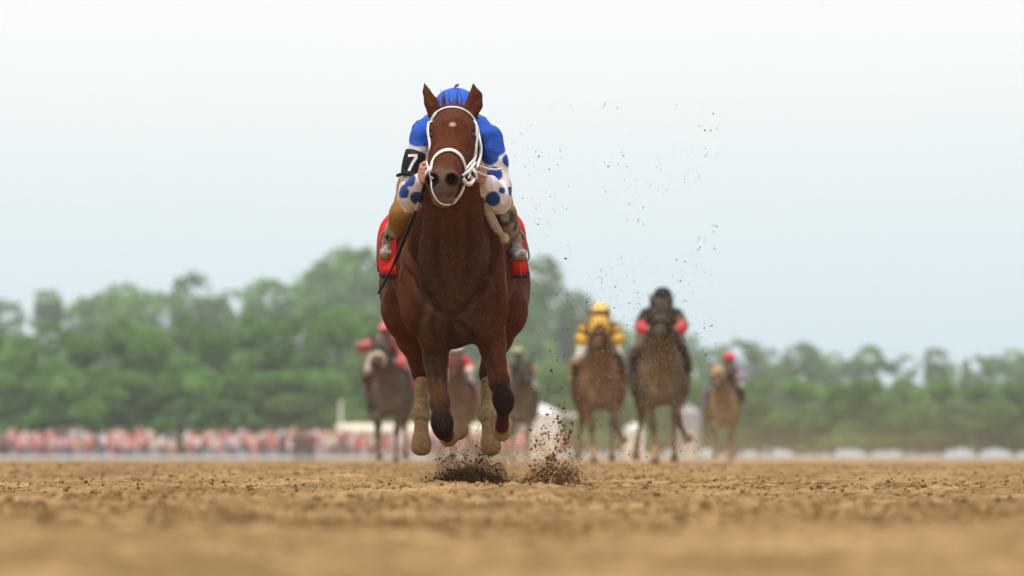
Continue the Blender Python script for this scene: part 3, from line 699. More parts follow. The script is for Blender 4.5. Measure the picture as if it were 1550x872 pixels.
def jock_fields(j, h):
    hd = np.array(j['head']); out_ = {}
    def torso(f, o):
        f.chain([(0, .34, 1.47, .150 + o, .115 + o), (0, .10, 1.51, .140 + o, .100 + o), (0, -.18, 1.535, .158 + o, .105 + o), (0, -.35, 1.55, .150 + o, .085 + o)], k=.01, inner=.06)
    f = Field(axis_pts([(-.45, .43, h)]), axis_pts([(-.80, .52, h * 1.15)]), axis_pts([(1.0, 1.82, h)]))
    torso(f, -.01)
    f.chain([(0, -.36, 1.56, .06, .06), (*(hd + (0, .04, -.05)), .055, .06)], k=.05)
    f.ell(hd, (.075, .095, .105), k=.03); f.ell(hd + (0, -.06, -.055), (.055, .05, .055), k=.03)
    f.ell(hd + (0, -.103, -.02), (.013, .02, .024), k=.012); f.ell(hd + (0, -.095, -.062), (.026, .016, .010), k=.01)
    for s in (-1, 1):
        f.ell(hd + (s * .076, .01, -.015), (.010, .02, .03), k=.008); f.ell(hd + (s * .034, -.097, .004), (.018, .014, .012), k=.008, sub=True)
    for i, s in enumerate((-1, 1)):
        sh, el_, wr, ha = [np.array(j[q][i]) for q in ('sh', 'el', 'wr', 'hd')]
        f.chain([(*sh, .05, .05), (*(sh * .5 + el_ * .5), .044, .046), (*el_, .038, .04), (*(el_ * .45 + wr * .55), .036, .038), (*wr, .024, .028)], k=.04, inner=.012)
        # a fist closed round the rein: palm, four bent fingers of unequal length, thumb over the top
        d = (ha - wr) / np.linalg.norm(ha - wr)
        f.ell(ha, (.024, .042, .040), k=.015, ax=(0, .3, 1))
        if h < .01:
            for q, (zo, L) in enumerate(((.030, .026), (.010, .030), (-.010, .028), (-.029, .022))):
                k0 = ha + (s * .012, -.034, zo); k1 = ha + (-s * .012, -.040 - L * .5, zo * .95 - .003); k2 = ha + (-s * .030, -.012, zo * .9 - .003)
                f.chain([(*k0, .0095, .0095), (*k1, .009, .009), (*k2, .008, .008)], k=.006, inner=.003)
            f.chain([(*(ha + (s * .004, .015, .040)), .013, .013), (*(ha + (-s * .008, -.022, .050)), .010, .010), (*(ha + (-s * .018, -.045, .044)), .008, .008)], k=.01, inner=.004)
        hp, kn, an, to = [np.array(q[i]) for q in (HIPS, KNEE, ANK, TOE)]
        f.chain([(*hp, .085, .095), (*(hp * .5 + kn * .5), .07, .078), (*kn, .05, .054), (*(kn * .5 + an * .5), .045, .05), (*an, .026, .03), (*(an * .5 + to * .5 + np.array((0, 0, -.02))), .018, .012)], k=.04, inner=.015)
    out_['body'] = f.skin()
    f = Field(axis_pts([(-.45, .43, h)]), axis_pts([(-.72, .44, h * 1.2)]), axis_pts([(1.15, 1.72, h)]))
    torso(f, .012)
    f.ell((0, -.22, 1.575), (.165, .22, .07), k=.06)
    for i, s in enumerate((-1, 1)):
        sh, el_, wr = [np.array(j[q][i]) for q in ('sh', 'el', 'wr')]
        f.chain([(*sh, .058, .075), (*(sh * .6 + el_ * .4 + np.array((s * .004, 0, 0))), .056, .068), (*(sh * .22 + el_ * .78 + np.array((s * .004, 0, 0))), .056, .066), (*el_, .054, .06), (*(el_ * .65 + wr * .35 + np.array((0, 0, -.006))), .062, .062), (*(el_ * .25 + wr * .75), .046, .050), (*(el_ * .03 + wr * .97), .033, .036)], k=.03, inner=.02)
        if h < .01:                                                   # folds of loose silk
            for q in range(7):
                t = rng.uniform(.15, .9); c = sh + (el_ - sh) * t; a = rng.uniform(-.8, .8); o = np.array((math.sin(a) * .054, -math.cos(a) * .060, 0))
                f.chain([(*(c + o), .012, .010), (*(c + o * .9 + np.array((-s * rng.uniform(0, .05), .0, -.07))), .007, .007)], k=.014)
            for q in range(6):
                t = rng.uniform(.1, .9); c = el_ + (wr - el_) * t; a = rng.uniform(-1.4, 1.4); o = np.array((math.sin(a) * .05, -.02, -math.cos(a) * .05))
                f.chain([(*(c + o * .9), .012, .010), (*(c + o * .6 + np.array((-s * .03, -.03, .04))), .007, .007)], k=.014)
    out_['silks'] = f.skin()
    f = Field(axis_pts([(-.34, .34, h)]), axis_pts([(-.26, .54, h * 1.2)]), axis_pts([(1.08, 1.66, h)]))
    f.chain([(0, .36, 1.46, .160, .125), (0, .16, 1.50, .158, .118)], k=.01)
    for i, s in enumerate((-1, 1)):
        hp, kn, an = [np.array(q[i]) for q in (HIPS, KNEE, ANK)]
        f.chain([(*hp, .10, .115), (*(hp * .5 + kn * .5), .085, .095), (*kn, .060 if i == 0 else .054, .066 if i == 0 else .058), (*(kn * .7 + an * .3), .052 if i == 0 else .044, .056 if i == 0 else .048)], k=.05, inner=.03)
    out_['breeches'] = f.skin()
    for i in range(2):
        kn, an, to = [np.array(q[i]) for q in (KNEE, ANK, TOE)]; top = kn * (.78 if i == 0 else 1.02) + an * (.22 if i == 0 else -.02)
        P_ = np.stack([top, an, to]); f = Field(*[axis_pts([(a - .08, b + .08, h)]) for a, b in zip(P_.min(0), P_.max(0))])
        f.chain([(*top, .052 if i == 0 else .060, .057 if i == 0 else .068), (*(top * .5 + an * .5), .048, .055), (*an, .038, .042)], k=.01, inner=.01)
        f.chain([(*(an + (0, .03, -.035)), .032, .024), (*(to * .6 + an * .4 + np.array((0, 0, -.025))), .038, .028), (*(to + (0, 0, -.012)), .034, .020)], k=.03, inner=.015)
        f.ell(an + (0, .035, -.045), (.032, .034, .024), k=.02)
        out_['boot%d' % i] = f.skin()
    f = Field(*[axis_pts([(a - .17, a + .17, h)]) for a in hd + np.array((0, .02, .03))])
    f.ell(hd + (0, .012, .045), (.102, .125, .095), k=.01); f.ell(hd + (0, -.085, .045), (.080, .070, .014), k=.012)
    f.ell(hd + (0, .02, -.14), (.085, .13, .12), k=.02, sub=True)
    out_['helmet'] = f.skin()
    return {k: (relax(V, Q, 2, .4), Q) for k, (V, Q) in out_.items()}
def mud(V, c, col=(.30, .21, .12), amt=.6, s=22, seed=41, thr=.55):
    m = sstep(thr, thr + .2, vnoise(V[:, 0] * s, V[:, 1] * s, V[:, 2] * s, seed=seed)); return blend(c, m * amt, col)
JM = jock_fields(J_MAIN, .0068)
BLUE = (.022, .085, .40); WHITE = (.74, .655, .64)
jockey = empty('person', (HX, HY, 0))
tag(jockey, 'jockey in blue silks, white blue-dotted sleeves and blue cap on the leading chestnut horse', 'person')
V, Q = JM['body']; c = np.tile(np.array((.46, .225, .155)), (len(V), 1)); mesh('body', V, Q, M_skin, jockey, col=c)
def folds(V, Q, amp, s=1.0):
    a = vnoise(V[:, 0] * 26 * s + V[:, 2] * 9, V[:, 1] * 12 * s, V[:, 2] * 13 * s, seed=81); b = vnoise(V[:, 0] * 50 * s, V[:, 1] * 30 * s, V[:, 2] * 34 * s + V[:, 0] * 20, seed=82)
    return V + normals(V, Q) * (((1 - np.abs(2 * a - 1)) ** 2 - .4) * amp + (b - .5) * amp * .5)[:, None]
V, Q = JM['silks']; V = folds(V, Q, .008); n = len(V); c = np.tile(np.array(BLUE), (n, 1))
bvs = BVHTree.FromPolygons([Vector(v) for v in V], [tuple(q) for q in Q.tolist()])
for i in range(2):
    sh, el_, wr = [np.array(J_MAIN[q][i]) for q in ('sh', 'el', 'wr')]
    d1, t1 = segdist(V, sh, el_); d2, t2 = segdist(V, el_, wr); s = -1 if i == 0 else 1
    lim = (.12 if i == 0 else .27) + .10 * np.sin(np.arctan2(V[:, 0] - sh[0], V[:, 1] - sh[1]) * 2 + 1 + i)
    sl_ = np.maximum(sstep(lim - .01, lim + .01, t1) * (d1 < .12), (d2 < .10) * 1.0) * (V[:, 0] * s > .095)
    c = blend(c, sl_, WHITE)
DOTS = [(620, 272, 9), (611, 290, 8.5), (631, 300, 8.5), (742, 236, 11), (769, 243, 8), (749, 264, 9.5), (746, 301, 9.5), (760, 288, 4.5), (772.5, 290, 6)]
for px, py, r in DOTS:
    p, nn, _, _ = hit(px, py, bvs)
    if p is None:
        p, nn, _, _ = bvs.find_nearest(HP(px, py, 29.55))
    q = np.linalg.norm((V - np.array(p)) * (1, .30, 1), axis=1) / (r * 1.22 * 29.5 / F); c = blend(c, sstep(1.08, .94, q), (.02, .06, .26))
for k in range(26):                                                    # the dots go on round the far side of the sleeves
    i = k % 2; sh, el_, wr = [np.array(J_MAIN[q][i]) for q in ('sh', 'el', 'wr')]; t = rng.uniform(.45, 1.9)
    p = (sh + (el_ - sh) * t if t < 1 else el_ + (wr - el_) * (t - 1)) + np.array((rng.uniform(-.05, .05), .07, rng.uniform(-.03, .03)))
    p = bvs.find_nearest(Vector(p))[0]; q = np.linalg.norm(V - np.array(p), axis=1) / .026; c = blend(c, sstep(1.08, .94, q) * (V[:, 1] > sh[1] + .0), (.02, .06, .26))
c = np.where((c[:, :1] > .3), mud(V, c, (.42, .32, .22), .38, 16, 44, .52), c)
mesh('silks', V, Q, M_silk, jockey, col=c)
V, Q = JM['breeches']; c = np.tile(np.array((.25, .12, .028)), (len(V), 1)); mesh('breeches', V, Q, M_silk, jockey, col=mud(V, c, (.22, .12, .04), .5, 12, 45, .45))
for i in range(2):
    V, Q = JM['boot%d' % i]; c = np.tile(np.array((.075, .07, .062)), (len(V), 1)); c = mud(V, c, (.33, .27, .20), .9, 26, 46, .30)
    foot = sstep(1.10, 1.06, V[:, 2]) * sstep(.02, -.06, V[:, 1] - ANK[i][1]); c = blend(c, foot * .7 * vnoise(V[:, 0] * 40, V[:, 1] * 40, V[:, 2] * 40, seed=3), (.62, .60, .58))
    mesh('boot', V, Q, M_boot, jockey, col=c)
V, Q = JM['helmet']; hel = mesh('helmet', V, Q, M_silk, jockey, col=np.tile(np.array((.03, .12, .52)), (len(V), 1)))
m = MB(); h0 = Vector(J_MAIN['head'])
m.tube(smooth_path([h0 + Vector((-.002, -.02, .137)), h0 + Vector((-.004, -.03, .142)), h0 + Vector((.006, -.03, .147)), h0 + Vector((.014, -.02, .152))], 4), [.006] * 12 + [.003], 6, (.05, .12, .42), flat=.35); m.build('cap_ribbon', M_silk, hel)
m = MB(); m.tube([h0 + Vector((.096 * math.cos(a), .02 - .128 * math.sin(a), .008)) for a in np.linspace(-.4, math.pi + .4, 22)], .007, 6, (.02, .02, .02)); m.tube([h0 + Vector((x, -.118 + abs(x) * .3, .0)) for x in np.linspace(-.06, .06, 9)], [.012, .02, .022, .018, .012, .018, .022, .02, .012], 8, (.06, .05, .05), flat=.4, side=(0, 0, 1)); m.build('goggles', M_black, jockey, col=False)
# number band round the upper arm
sh, el_ = Vector(J_MAIN['sh'][0]), Vector(J_MAIN['el'][0]); ax = (el_ - sh).normalized(); ac = sh + (el_ - sh) * .50 + Vector((-.006, 0, 0))
fx = (Vector((1, 0, 0)) - ax * ax.x).normalized(); fy = ax.cross(fx); fy = fy if fy.y < 0 else -fy
def onarm(u, v, r):      # u round the arm (rad, 0 = facing ahead), v down the arm
    return ac + ax * v + fx * (math.sin(u) * r) + fy * (math.cos(u) * r * 1.12)
def plate(poly_uv, r0, r1, mat, name, parent):
    m = MB(); n = len(poly_uv); m.add([onarm(u, v, r0) for u, v in poly_uv] + [onarm(u, v, r1) for u, v in poly_uv], [tuple(range(n, 2 * n)), tuple(range(n - 1, -1, -1))] + [(i, (i + 1) % n, n + (i + 1) % n, n + i) for i in range(n)])
    return m.build(name, mat, parent, smooth=False, col=False)
m = MB(); nu, nv = 14, 6; vs, fs = [], []
for r in (.056, .0735):
    for a in range(nu):
        for b in range(nv):
            u = -.90 + 1.42 * a / (nu - 1); v = -.060 + .112 * b / (nv - 1); vs.append(onarm(u, v + .006 * math.sin(u * 2), r + .004 * math.cos((v) * 30)))
K = nu * nv
for a in range(nu - 1):
    for b in range(nv - 1):
        q = [a * nv + b, (a + 1) * nv + b, (a + 1) * nv + b + 1, a * nv + b + 1]; fs.append(tuple(q[::-1])); fs.append(tuple(K + i for i in q))
for a in range(nu - 1):
    for b in (0, nv - 1): fs.append((a * nv + b, (a + 1) * nv + b, K + (a + 1) * nv + b, K + a * nv + b))
for b in range(nv - 1):
    for a in (0, nu - 1): fs.append((a * nv + b, a * nv + b + 1, K + a * nv + b + 1, K + a * nv + b))
m.add(vs, fs); band = m.build('number_band', M_black, jockey, col=False)
band['label'] = 'black arm band with a white number 7'
m = MB()
def stroke(pts, wd):
    for (a, b), (c_, d_) in zip(pts[:-1], pts[1:]):
        n_ = 6; du, dv = c_ - a, (d_ - b) / .075; L = math.hypot(du, dv); ou, ov = -dv / L * wd, du / L * wd * .075
        vs = []
        for i in range(n_ + 1):
            t = i / n_
            for sg in (-1, 1):
                for r in (.077, .0795): vs.append(onarm(a + du * t + ou * sg, b + (d_ - b) * t + ov * sg, r))
        fs = []
        for i in range(n_):
            o = i * 4; fs += [(o + 1, o + 3, o + 7, o + 5), (o, o + 4, o + 6, o + 2), (o, o + 1, o + 5, o + 4), (o + 2, o + 6, o + 7, o + 3)]
        fs += [(0, 2, 3, 1), (n_ * 4, n_ * 4 + 1, n_ * 4 + 3, n_ * 4 + 2)]; m.add(vs, fs)
stroke([(-.52, -.032), (.03, -.036)], .08); stroke([(-.005, -.030), (-.17, .0), (-.29, .038)], .08)
m.build('number', M_white, band, smooth=False, col=False)
m = MB(); m.tube([onarm(u, .052, .074) for u in np.linspace(-1.3, .9, 14)], .008, 6); m.build('band_edge', M_black, band, col=False)
# whip, saddle, cloth
m = MB(); wp = [HP(644, 276, 29.28), HP(637, 298, 29.3), HP(631, 315, 29.35), HP(612, 362, 29.45), HP(596, 400, 29.55), HP(572, 445, 29.65)]
whip = empty('riding_whip', (HX, HY, 0)); tag(whip, 'black riding whip slanting down from the leading jockey\'s hand past the red cloth', 'whip')
tube_part('handle', wp[:2] + [wp[1] * .6 + wp[2] * .4], .0075, M_black, whip, k=4)
tube_part('grip_band', [wp[1] * .6 + wp[2] * .4, wp[2], wp[2] * .93 + wp[3] * .07], .0068, M_tan, whip, k=4)
tube_part('shaft', [wp[2] * .93 + wp[3] * .07, wp[3], wp[4]], .0075, M_black, whip, k=6)
tube_part('flap', [wp[4], wp[4] * .7 + wp[5] * .3, wp[5]], [.010] * 4 + [.0115] * 4 + [.006], M_black, whip, k=4, flat=.5)
def barrel(t, v, o):     # a point on the horse's back/sides: t along y, v angle from the top
    y = t; hw = np.interp(y, (-.1, .2, .55), (.262, .283, .288)); zc = np.interp(y, (-.1, .2, .55), (1.0, 1.01, 1.05)); hh = np.interp(y, (-.1, .2, .55), (.335, .315, .29))
    fl = max(0, abs(v) - 1.15)
    bl = (np.interp(y, (-.05, .15, .5), (-.085, -.022, -.004)) + (.016 if v < 0 else -.010) + .045 * math.exp(-((abs(v) - 1.05) / .38) ** 2)) * (.02 < o < .035)
    return Vector((math.sin(max(-1.6, min(1.6, v))) * (hw + o + bl) + math.copysign(fl * .03, v), y, zc + math.cos(min(1.6, abs(v))) * (hh + o) - fl * .12))
def drape(name, t0, t1, v0, v1, o, th, mat, parent, colf, nu=26, nv=44):
    vs, fs, cs = [], [], []
    for l in (0, 1):
        for i in range(nu):
            for k in range(nv):
                t = t0 + (t1 - t0) * i / (nu - 1); v = v0 + (v1 - v0) * k / (nv - 1)
                vs.append(barrel(t, v, o + l * th + .008 * math.sin(t * 23 + v * 3) * max(0, abs(v) - .6))); cs.append(colf((t - t0) / (t1 - t0), v))
    K = nu * nv
    for i in range(nu - 1):
        for k in range(nv - 1):
            q = [i * nv + k, (i + 1) * nv + k, (i + 1) * nv + k + 1, i * nv + k + 1]; fs.append(tuple(q)); fs.append(tuple(K + a for a in q[::-1]))
    for i in range(nu - 1):
        for k in (0, nv - 1): fs.append((i * nv + k, (i + 1) * nv + k, K + (i + 1) * nv + k, K + i * nv + k))
    for k in range(nv - 1):
        for i in (0, nu - 1): fs.append((i * nv + k, i * nv + k + 1, K + i * nv + k + 1, K + i * nv + k))
    return mesh(name, vs, fs, mat, parent, col=np.array(cs))
def cloth_col(base, edge):
    def f(t, v):
        a = abs(v)
        if a > 1.60 or t > .95: return edge
        if 1.46 < a < 1.475: return edge
        return base
    return f
cloth = drape('saddle_cloth', -.04, .52, -1.68, 1.68, .022, .006, M_cloth, None, cloth_col((.60, .022, .012), (.03, .018, .02))); cloth.location = (HX, HY, 0)
tag(cloth, 'bright red saddle cloth with black edging under the leading jockey', 'saddle cloth')
def build_saddle(label, group=None, loc=(0, 0, 0)):
    s = empty('saddle', loc); tag(s, label, 'saddle', group)
    d = drape('seat', .02, .40, -.75, .75, .036, .016, M_black, s, lambda t, v: (1, 1, 1), 12, 16)
    for i, sg in enumerate((-1, 1)):
        drape('flap', .0, .24, sg * .78, sg * 1.25, .036, .008, M_black, s, lambda t, v: (1, 1, 1), 8, 8)
        a, t = Vector(ANK[i]), Vector(TOE[i]); c = a * .35 + t * .65 + Vector((0, 0, -.005))
        tube_part('stirrup_leather', [barrel(.10, sg * .95, .04), Vector((sg * .272, .06, 1.17)), c + Vector((0, 0, .085))], .007, M_black, s, flat=.4)
        pts = [c + Vector((x * .047, 0, z)) for x, z in ((-1, -.045), (-.98, .0), (-.6, .06), (0, .085), (.6, .06), (.98, .0), (1, -.045), (0, -.05), (-1, -.045))]
        tube_part('stirrup_iron', pts, .005, M_iron, s, k=4)
    return s
build_saddle('small black racing saddle with dusty iron stirrups under the blue jockey', None, (HX, HY, 0))
# tan girth-strap end flapping at the horse's left shoulder
m = MB(); pth = smooth_path([HP(733, 306, 29.42), HP(741, 325, 29.45), HP(750, 343, 29.5), HP(757, 352, 29.52), HP(763, 362, 29.55), HP(766, 368, 29.56)], 6); nn = len(pth)
rad = np.interp(np.linspace(0, 1, nn), (0, .3, .6, .75, .9, 1), (.020, .026, .016, .017, .020, .010)); m.tube(pth, [float(q) * (1 + .05 * math.sin(i * 1.9)) for i, q in enumerate(rad)], 12, flat=.6)
m.ell(HP(763, 361, 29.53), (.024, .022, .026), 10, 7); st = m.build('neck_strap', M_tan, None, col=False); st.location = (HX, HY, 0); tag(st, 'knotted tan cloth strap end flapping on the chestnut horse\'s shoulder', 'strap')

# ------------------------------------------------------------------ the chasing field
BGH = {'run': (POSE_RUN, horse_skin(POSE_RUN, False)), 'reach': (POSE_REACH, horse_skin(POSE_REACH, False))}
BGJ = {'run': (J_RUN, jock_fields(J_RUN, .015)), 'whip': (J_WHIP, jock_fields(J_WHIP, .015))}
def chaser(px, D, pose, mir, hcol, hlabel, jlabel, jkind, jcol, hood=None, roll=None, clothcol=(.25, .05, .05), dz=0, jx=0):
    """one horse with its rider and tack; mir mirrors it left to right"""
    X = (px - 775) * D / F; g = gz(D); loc = (X, D, g + dz); mv = np.array((-1 if mir else 1, 1, 1))
    ps, (V, Q) = BGH[pose]; ps2 = ps
    base, dark, mudc = hcol
    r = empty('racehorse', loc); tag(r, hlabel, 'horse', 'horses chasing behind the leader')
    c = coat_colour(V, ps, base, dark, mudc, muzzle=tuple(np.array(dark) * 1.2))
    m1 = mud(V, c, (.26, .17, .09), .16, 9, 51, .45); Vm = V * mv; Qm = Q[:, ::-1] if mir else Q
    mesh('body', Vm, Qm, M_coat, r, col=m1)
    mirp = lambda p: tuple(np.array(p) * mv)
    fit_hoofs(r, dict(fore=[tuple(mirp(q) for q in l) for l in ps['fore']], hind=[tuple(mirp(q) for q in l) for l in ps['hind']]), (.15, .10, .06))
    hair_strands('tail', r, tail_strands(30), M_darkhair)
    hx, hy, hz = ps['head']
    for s in (-1, 1):
        m = MB(); m.ell(((.003 + s * .092 + hx) * mv[0], -.944 + hy, 1.519 + hz), (.018, .02, .018), 10, 8); m.build('eye', M_eye, r, col=False)
    # tack
    t = empty('bridle', loc); tag(t, ('%s bridle on the %s' % ('cream sheepskin noseband and dark' if roll else 'dark leather', hlabel.split(' galloping')[0].split(' racing')[0].strip())), 'bridle')
    Hm = lambda x, y, z: Vector(((x + hx) * mv[0], y + hy, z + hz))
    m = MB(); ring = [Hm(-.018 + .085 * math.cos(a), -1.085 - .05 * math.sin(a), 1.375 + .085 * math.sin(a)) for a in np.linspace(0, 2 * math.pi, 18)]
    m.tube(ring, .028 if roll else .012, 8, roll or (.03, .025, .02)); m.build('noseband', M_plain, t)
    for s in (-1, 1):
        tube_part('cheekpiece', [Hm(-.018 + s * .086, -1.07, 1.36), Hm(s * .105, -.93, 1.46), Hm(s * .09, -.80, 1.60)], .009, M_black, t)
        tube_part('rein', [Hm(-.03 + s * .07, -1.13, 1.31), Hm(s * .13, -.9, 1.32), Vector((s * .13 * mv[0], -.68, 1.31))], .008, M_black, t)
    if hood:
        nrm = np.zeros_like(Vm); a, b, d = Vm[Qm[:, 0]], Vm[Qm[:, 1]], Vm[Qm[:, 2]]; fn = np.cross(b - a, d - a)
        for k in range(4):
            for ax_ in range(3): nrm[:, ax_] += np.bincount(Qm[:, k], fn[:, ax_], len(Vm))
        nrm /= np.linalg.norm(nrm, axis=1)[:, None] + 1e-9
        inn = (V[:, 1] < -.74 + hy) & (V[:, 1] > -1.03 + hy) & (V[:, 2] > 1.40 + hz) & (V[:, 2] - hz < 1.66)
        fq = Qm[inn[Qm].all(1)]; idx = np.unique(fq); re = np.zeros(len(Vm), int); re[idx] = np.arange(len(idx))
        ho = mesh('blinker_hood', (Vm + nrm * .010)[idx], re[fq], M_plain, t, col=np.tile(np.array(hood), (len(idx), 1)))
    cl = drape('saddle_cloth', -.04, .52, -1.55, 1.55, .036, .006, M_cloth, None, cloth_col(clothcol, tuple(.3 * np.array(clothcol))), 12, 22); cl.location = loc
    tag(cl, 'saddle cloth under the %s' % jlabel.split(' riding')[0].split(' crouching')[0], 'saddle cloth', 'saddle cloths of the chasing horses')
    build_saddle('racing saddle under the %s' % jlabel.split(' riding')[0].split(' crouching')[0], 'saddles of the chasing horses', loc)
    # rider
    jj, parts = BGJ[jkind]
    j = empty('person', (loc[0] + jx, loc[1], loc[2])); tag(j, jlabel, 'person', 'jockeys chasing behind the leader')
    def put(name, key, colf, mat):
        V, Q = parts[key]; mesh(name, V * mv, Q[:, ::-1] if mir else Q, mat, j, col=colf(V))
    flat = lambda c_: (lambda V: np.tile(np.array(c_), (len(V), 1)))
    put('body', 'body', flat(jcol.get('skin', (.36, .2, .14))), M_skin)
    def silk(V):
        c_ = flat(jcol['silk'])(V)
        for i, s in enumerate((-1, 1)):
            sh, el_, wr = [np.array(jj[q][i]) for q in ('sh', 'el', 'wr')]; d1, t1 = segdist(V, sh, el_); d2, t2 = segdist(V, el_, wr)
            ok = V[:, 0] * s > .10
            c_ = blend(c_, ((d1 < .11) & (t1 > .25) & ok) * 1.0, jcol['sleeve']); c_ = blend(c_, ((d2 < .09) & (t2 > .15) & ok) * 1.0, jcol.get('cuff', jcol['sleeve']))
            if 'band' in jcol: c_ = blend(c_, ((d1 < .11) & (t1 > .55) & (t1 < .85) & ok) * 1.0, jcol['band'])
        return mud(V, c_, (.30, .2, .11), .4, 12, 61, .5)
    put('silks', 'silks', silk, M_silk)
    put('breeches', 'breeches', flat(jcol.get('breeches', (.5, .46, .4))), M_silk)
    put('boot', 'boot0', flat((.05, .04, .035)), M_boot); put('boot', 'boot1', flat((.05, .04, .035)), M_boot)
    put('helmet', 'helmet', flat(jcol['helmet']), M_silk)
    h0 = Vector(jj['head']) * 1; h0.x *= mv[0]
    m = MB(); m.tube([h0 + Vector((x, -.118 + abs(x) * .45, .0)) for x in np.linspace(-.08, .08, 11)], .022, 8, jcol.get('goggles', (.05, .04, .04)), flat=.4, side=(0, 0, 1)); m.build('goggles', M_plain, j)
    if jkind == 'whip':
        hd_ = Vector(jj['hd'][0]); hd_.x *= mv[0]; w_ = empty('riding_whip', loc); tag(w_, 'dark red whip held out by the jockey in the pink cap', 'whip')
        tube_part('handle', [hd_ + Vector((0, 0, .05)), hd_ + Vector((0, 0, -.06))], .012, M_tan, w_, k=2); m = MB(); m.tube([hd_ + Vector((0, 0, -.06)), hd_ + Vector((.05 * mv[0], .02, -.45))], [.009, .006], 6, (.3, .05, .04)); m.build('shaft', M_plain, w_)
    return r
M_darkhair = material('dark_horse_hair', (.03, .02, .014), rough=.5, noise=(60, .6, 1.3))
GREY = ((.062, .052, .043), (.025, .020, .017), (.13, .095, .065)); BAY = ((.125, .058, .034), (.05, .028, .02), (.19, .115, .065)); DARK = ((.075, .056, .040), (.030, .023, .018), (.17, .12, .07)); TANH = ((.19, .125, .065), (.10, .065, .04), (.28, .19, .10)); BRN = ((.11, .045, .028), (.04, .022, .016), (.15, .09, .05))
chaser(590, 88, 'reach', False, GREY, 'dark grey-brown racehorse with a cream noseband galloping at the left', 'jockey in a pink cap and pink sleeves riding the grey-brown horse', 'whip',
       dict(silk=(.34, .10, .12), sleeve=(.66, .14, .18), cuff=(.60, .13, .16), helmet=(.72, .17, .22), breeches=(.5, .36, .33)), roll=(.62, .50, .36), hood=(.07, .055, .045), clothcol=(.35, .10, .10), jx=-.045)
chaser(691, 105, 'run', False, BRN, 'brown racehorse partly hidden behind the leader\'s forelegs', 'jockey in red silks and white cap riding the half hidden brown horse', 'run',
       dict(silk=(.60, .02, .03), sleeve=(.60, .02, .03), cuff=(.7, .6, .58), helmet=(.66, .66, .70)), clothcol=(.5, .03, .03))
chaser(785, 108, 'reach', True, GREY, 'dim grey racehorse behind the leader\'s left foreleg, the farthest back', 'jockey in a sandy green cap riding the farthest grey horse', 'run',
       dict(silk=(.10, .16, .09), sleeve=(.45, .12, .07), helmet=(.30, .33, .17)), clothcol=(.2, .1, .06))
chaser(907, 77, 'run', False, BAY, 'muddy bay racehorse in a yellow hood galloping right of the leader', 'jockey in yellow silks and yellow cap riding the muddy bay horse', 'run',
       dict(silk=(.20, .10, .05), sleeve=(.62, .36, .02), cuff=(.62, .36, .02), band=(.05, .03, .05), helmet=(.72, .52, .14)), hood=(.50, .30, .06), clothcol=(.3, .2, .05))
chaser(1000, 70, 'run', False, DARK, 'almost black dirt-spattered racehorse galloping at the right', 'jockey in black cap and black and red silks riding the nearly black horse', 'run',
       dict(silk=(.035, .03, .025), sleeve=(.05, .04, .03), cuff=(.62, .06, .08), helmet=(.025, .025, .022), goggles=(.25, .18, .10), breeches=(.12, .09, .07)), hood=(.045, .037, .03), clothcol=(.06, .05, .08))
chaser(1095, 114, 'reach', False, TANH, 'muddy tan racehorse galloping at the far right', 'jockey in a red cap and purple-grey silks riding the muddy tan horse', 'run',
       dict(silk=(.22, .18, .26), sleeve=(.28, .22, .32), helmet=(.66, .05, .08)), hood=(.36, .24, .12), clothcol=(.2, .15, .25), jx=.075)

# ------------------------------------------------------------------ far side of the track: trees, crowd, tents, barrier
def tree_variant(seed, tall):
    r = np.random.default_rng(seed); lob = []
    for i in range(15 if tall else 12):
        z = r.uniform(.16, .88); a = r.uniform(0, 6.28); d = r.uniform(.05, .29) * (1.25 - .65 * z); sz = r.uniform(.055, .18)
        lob.append((np.array((math.cos(a) * d, math.sin(a) * d, z)), sz * (1.2 - .4 * z), sz * r.uniform(.6, 1.0)))
    lob.append((np.array((r.normal() * .03, 0, .86)), .12, .13)); lob.append((np.array((0, 0, .3)), .24, .2))
    C, K = [], []
    for c, rx, rz in lob:
        n = int(9500 * (rx / .15) ** 2 / 13); v = r.normal(size=(n, 3)); v /= np.linalg.norm(v, axis=1)[:, None]
        rad = r.uniform(.45, 1.06, (n, 1)) ** .6; p = c + v * rad * np.array((rx, rx, rz))
        hue = r.uniform(.62, 1.4); C.append(p); K.append(np.full(n, hue))
    C = np.concatenate(C); K = np.concatenate(K); ok = (C[:, 2] > .04) & (vnoise(C[:, 0] * 9, C[:, 1] * 9, C[:, 2] * 9, seed=seed) > .36); C, K = C[ok], K[ok]; n = len(C)
    q = r.normal(size=(n, 3)); q /= np.linalg.norm(q, axis=1)[:, None]; t = np.cross(q, r.normal(size=(n, 3))); t /= np.linalg.norm(t, axis=1)[:, None]; b = np.cross(q, t)
    s = r.uniform(.010, .021, (n, 1)); t = t * s; b = b * s * .7
    V = np.stack([C - t, C + b, C + t, C - b], 1).reshape(-1, 3); Fq = np.arange(n * 4).reshape(n, 4)
    col = np.array((.12, .245, .058) if tall else (.135, .275, .066)) * (K * r.uniform(.7, 1.3, n))[:, None] * np.array((1, 1, 1)) + r.uniform(0, .02, (n, 1)) * np.array((1, .8, .1))
    m = MB(); m.tube([(0, 0, -.02), (.004, 0, .15), (-.006, .004, .4), (.006, 0, .7), (0, 0, .86)], [.026, .020, .015, .009, .003], 8)
    for c, rx, rz in lob[:9]:
        z0 = max(.12, c[2] - .18); m.tube([(0, 0, z0), tuple(c * .6 + np.array((0, 0, z0)) * .4), tuple(c)], [.010, .007, .003], 5)
    return V, Fq, np.repeat(col, 4, 0), m
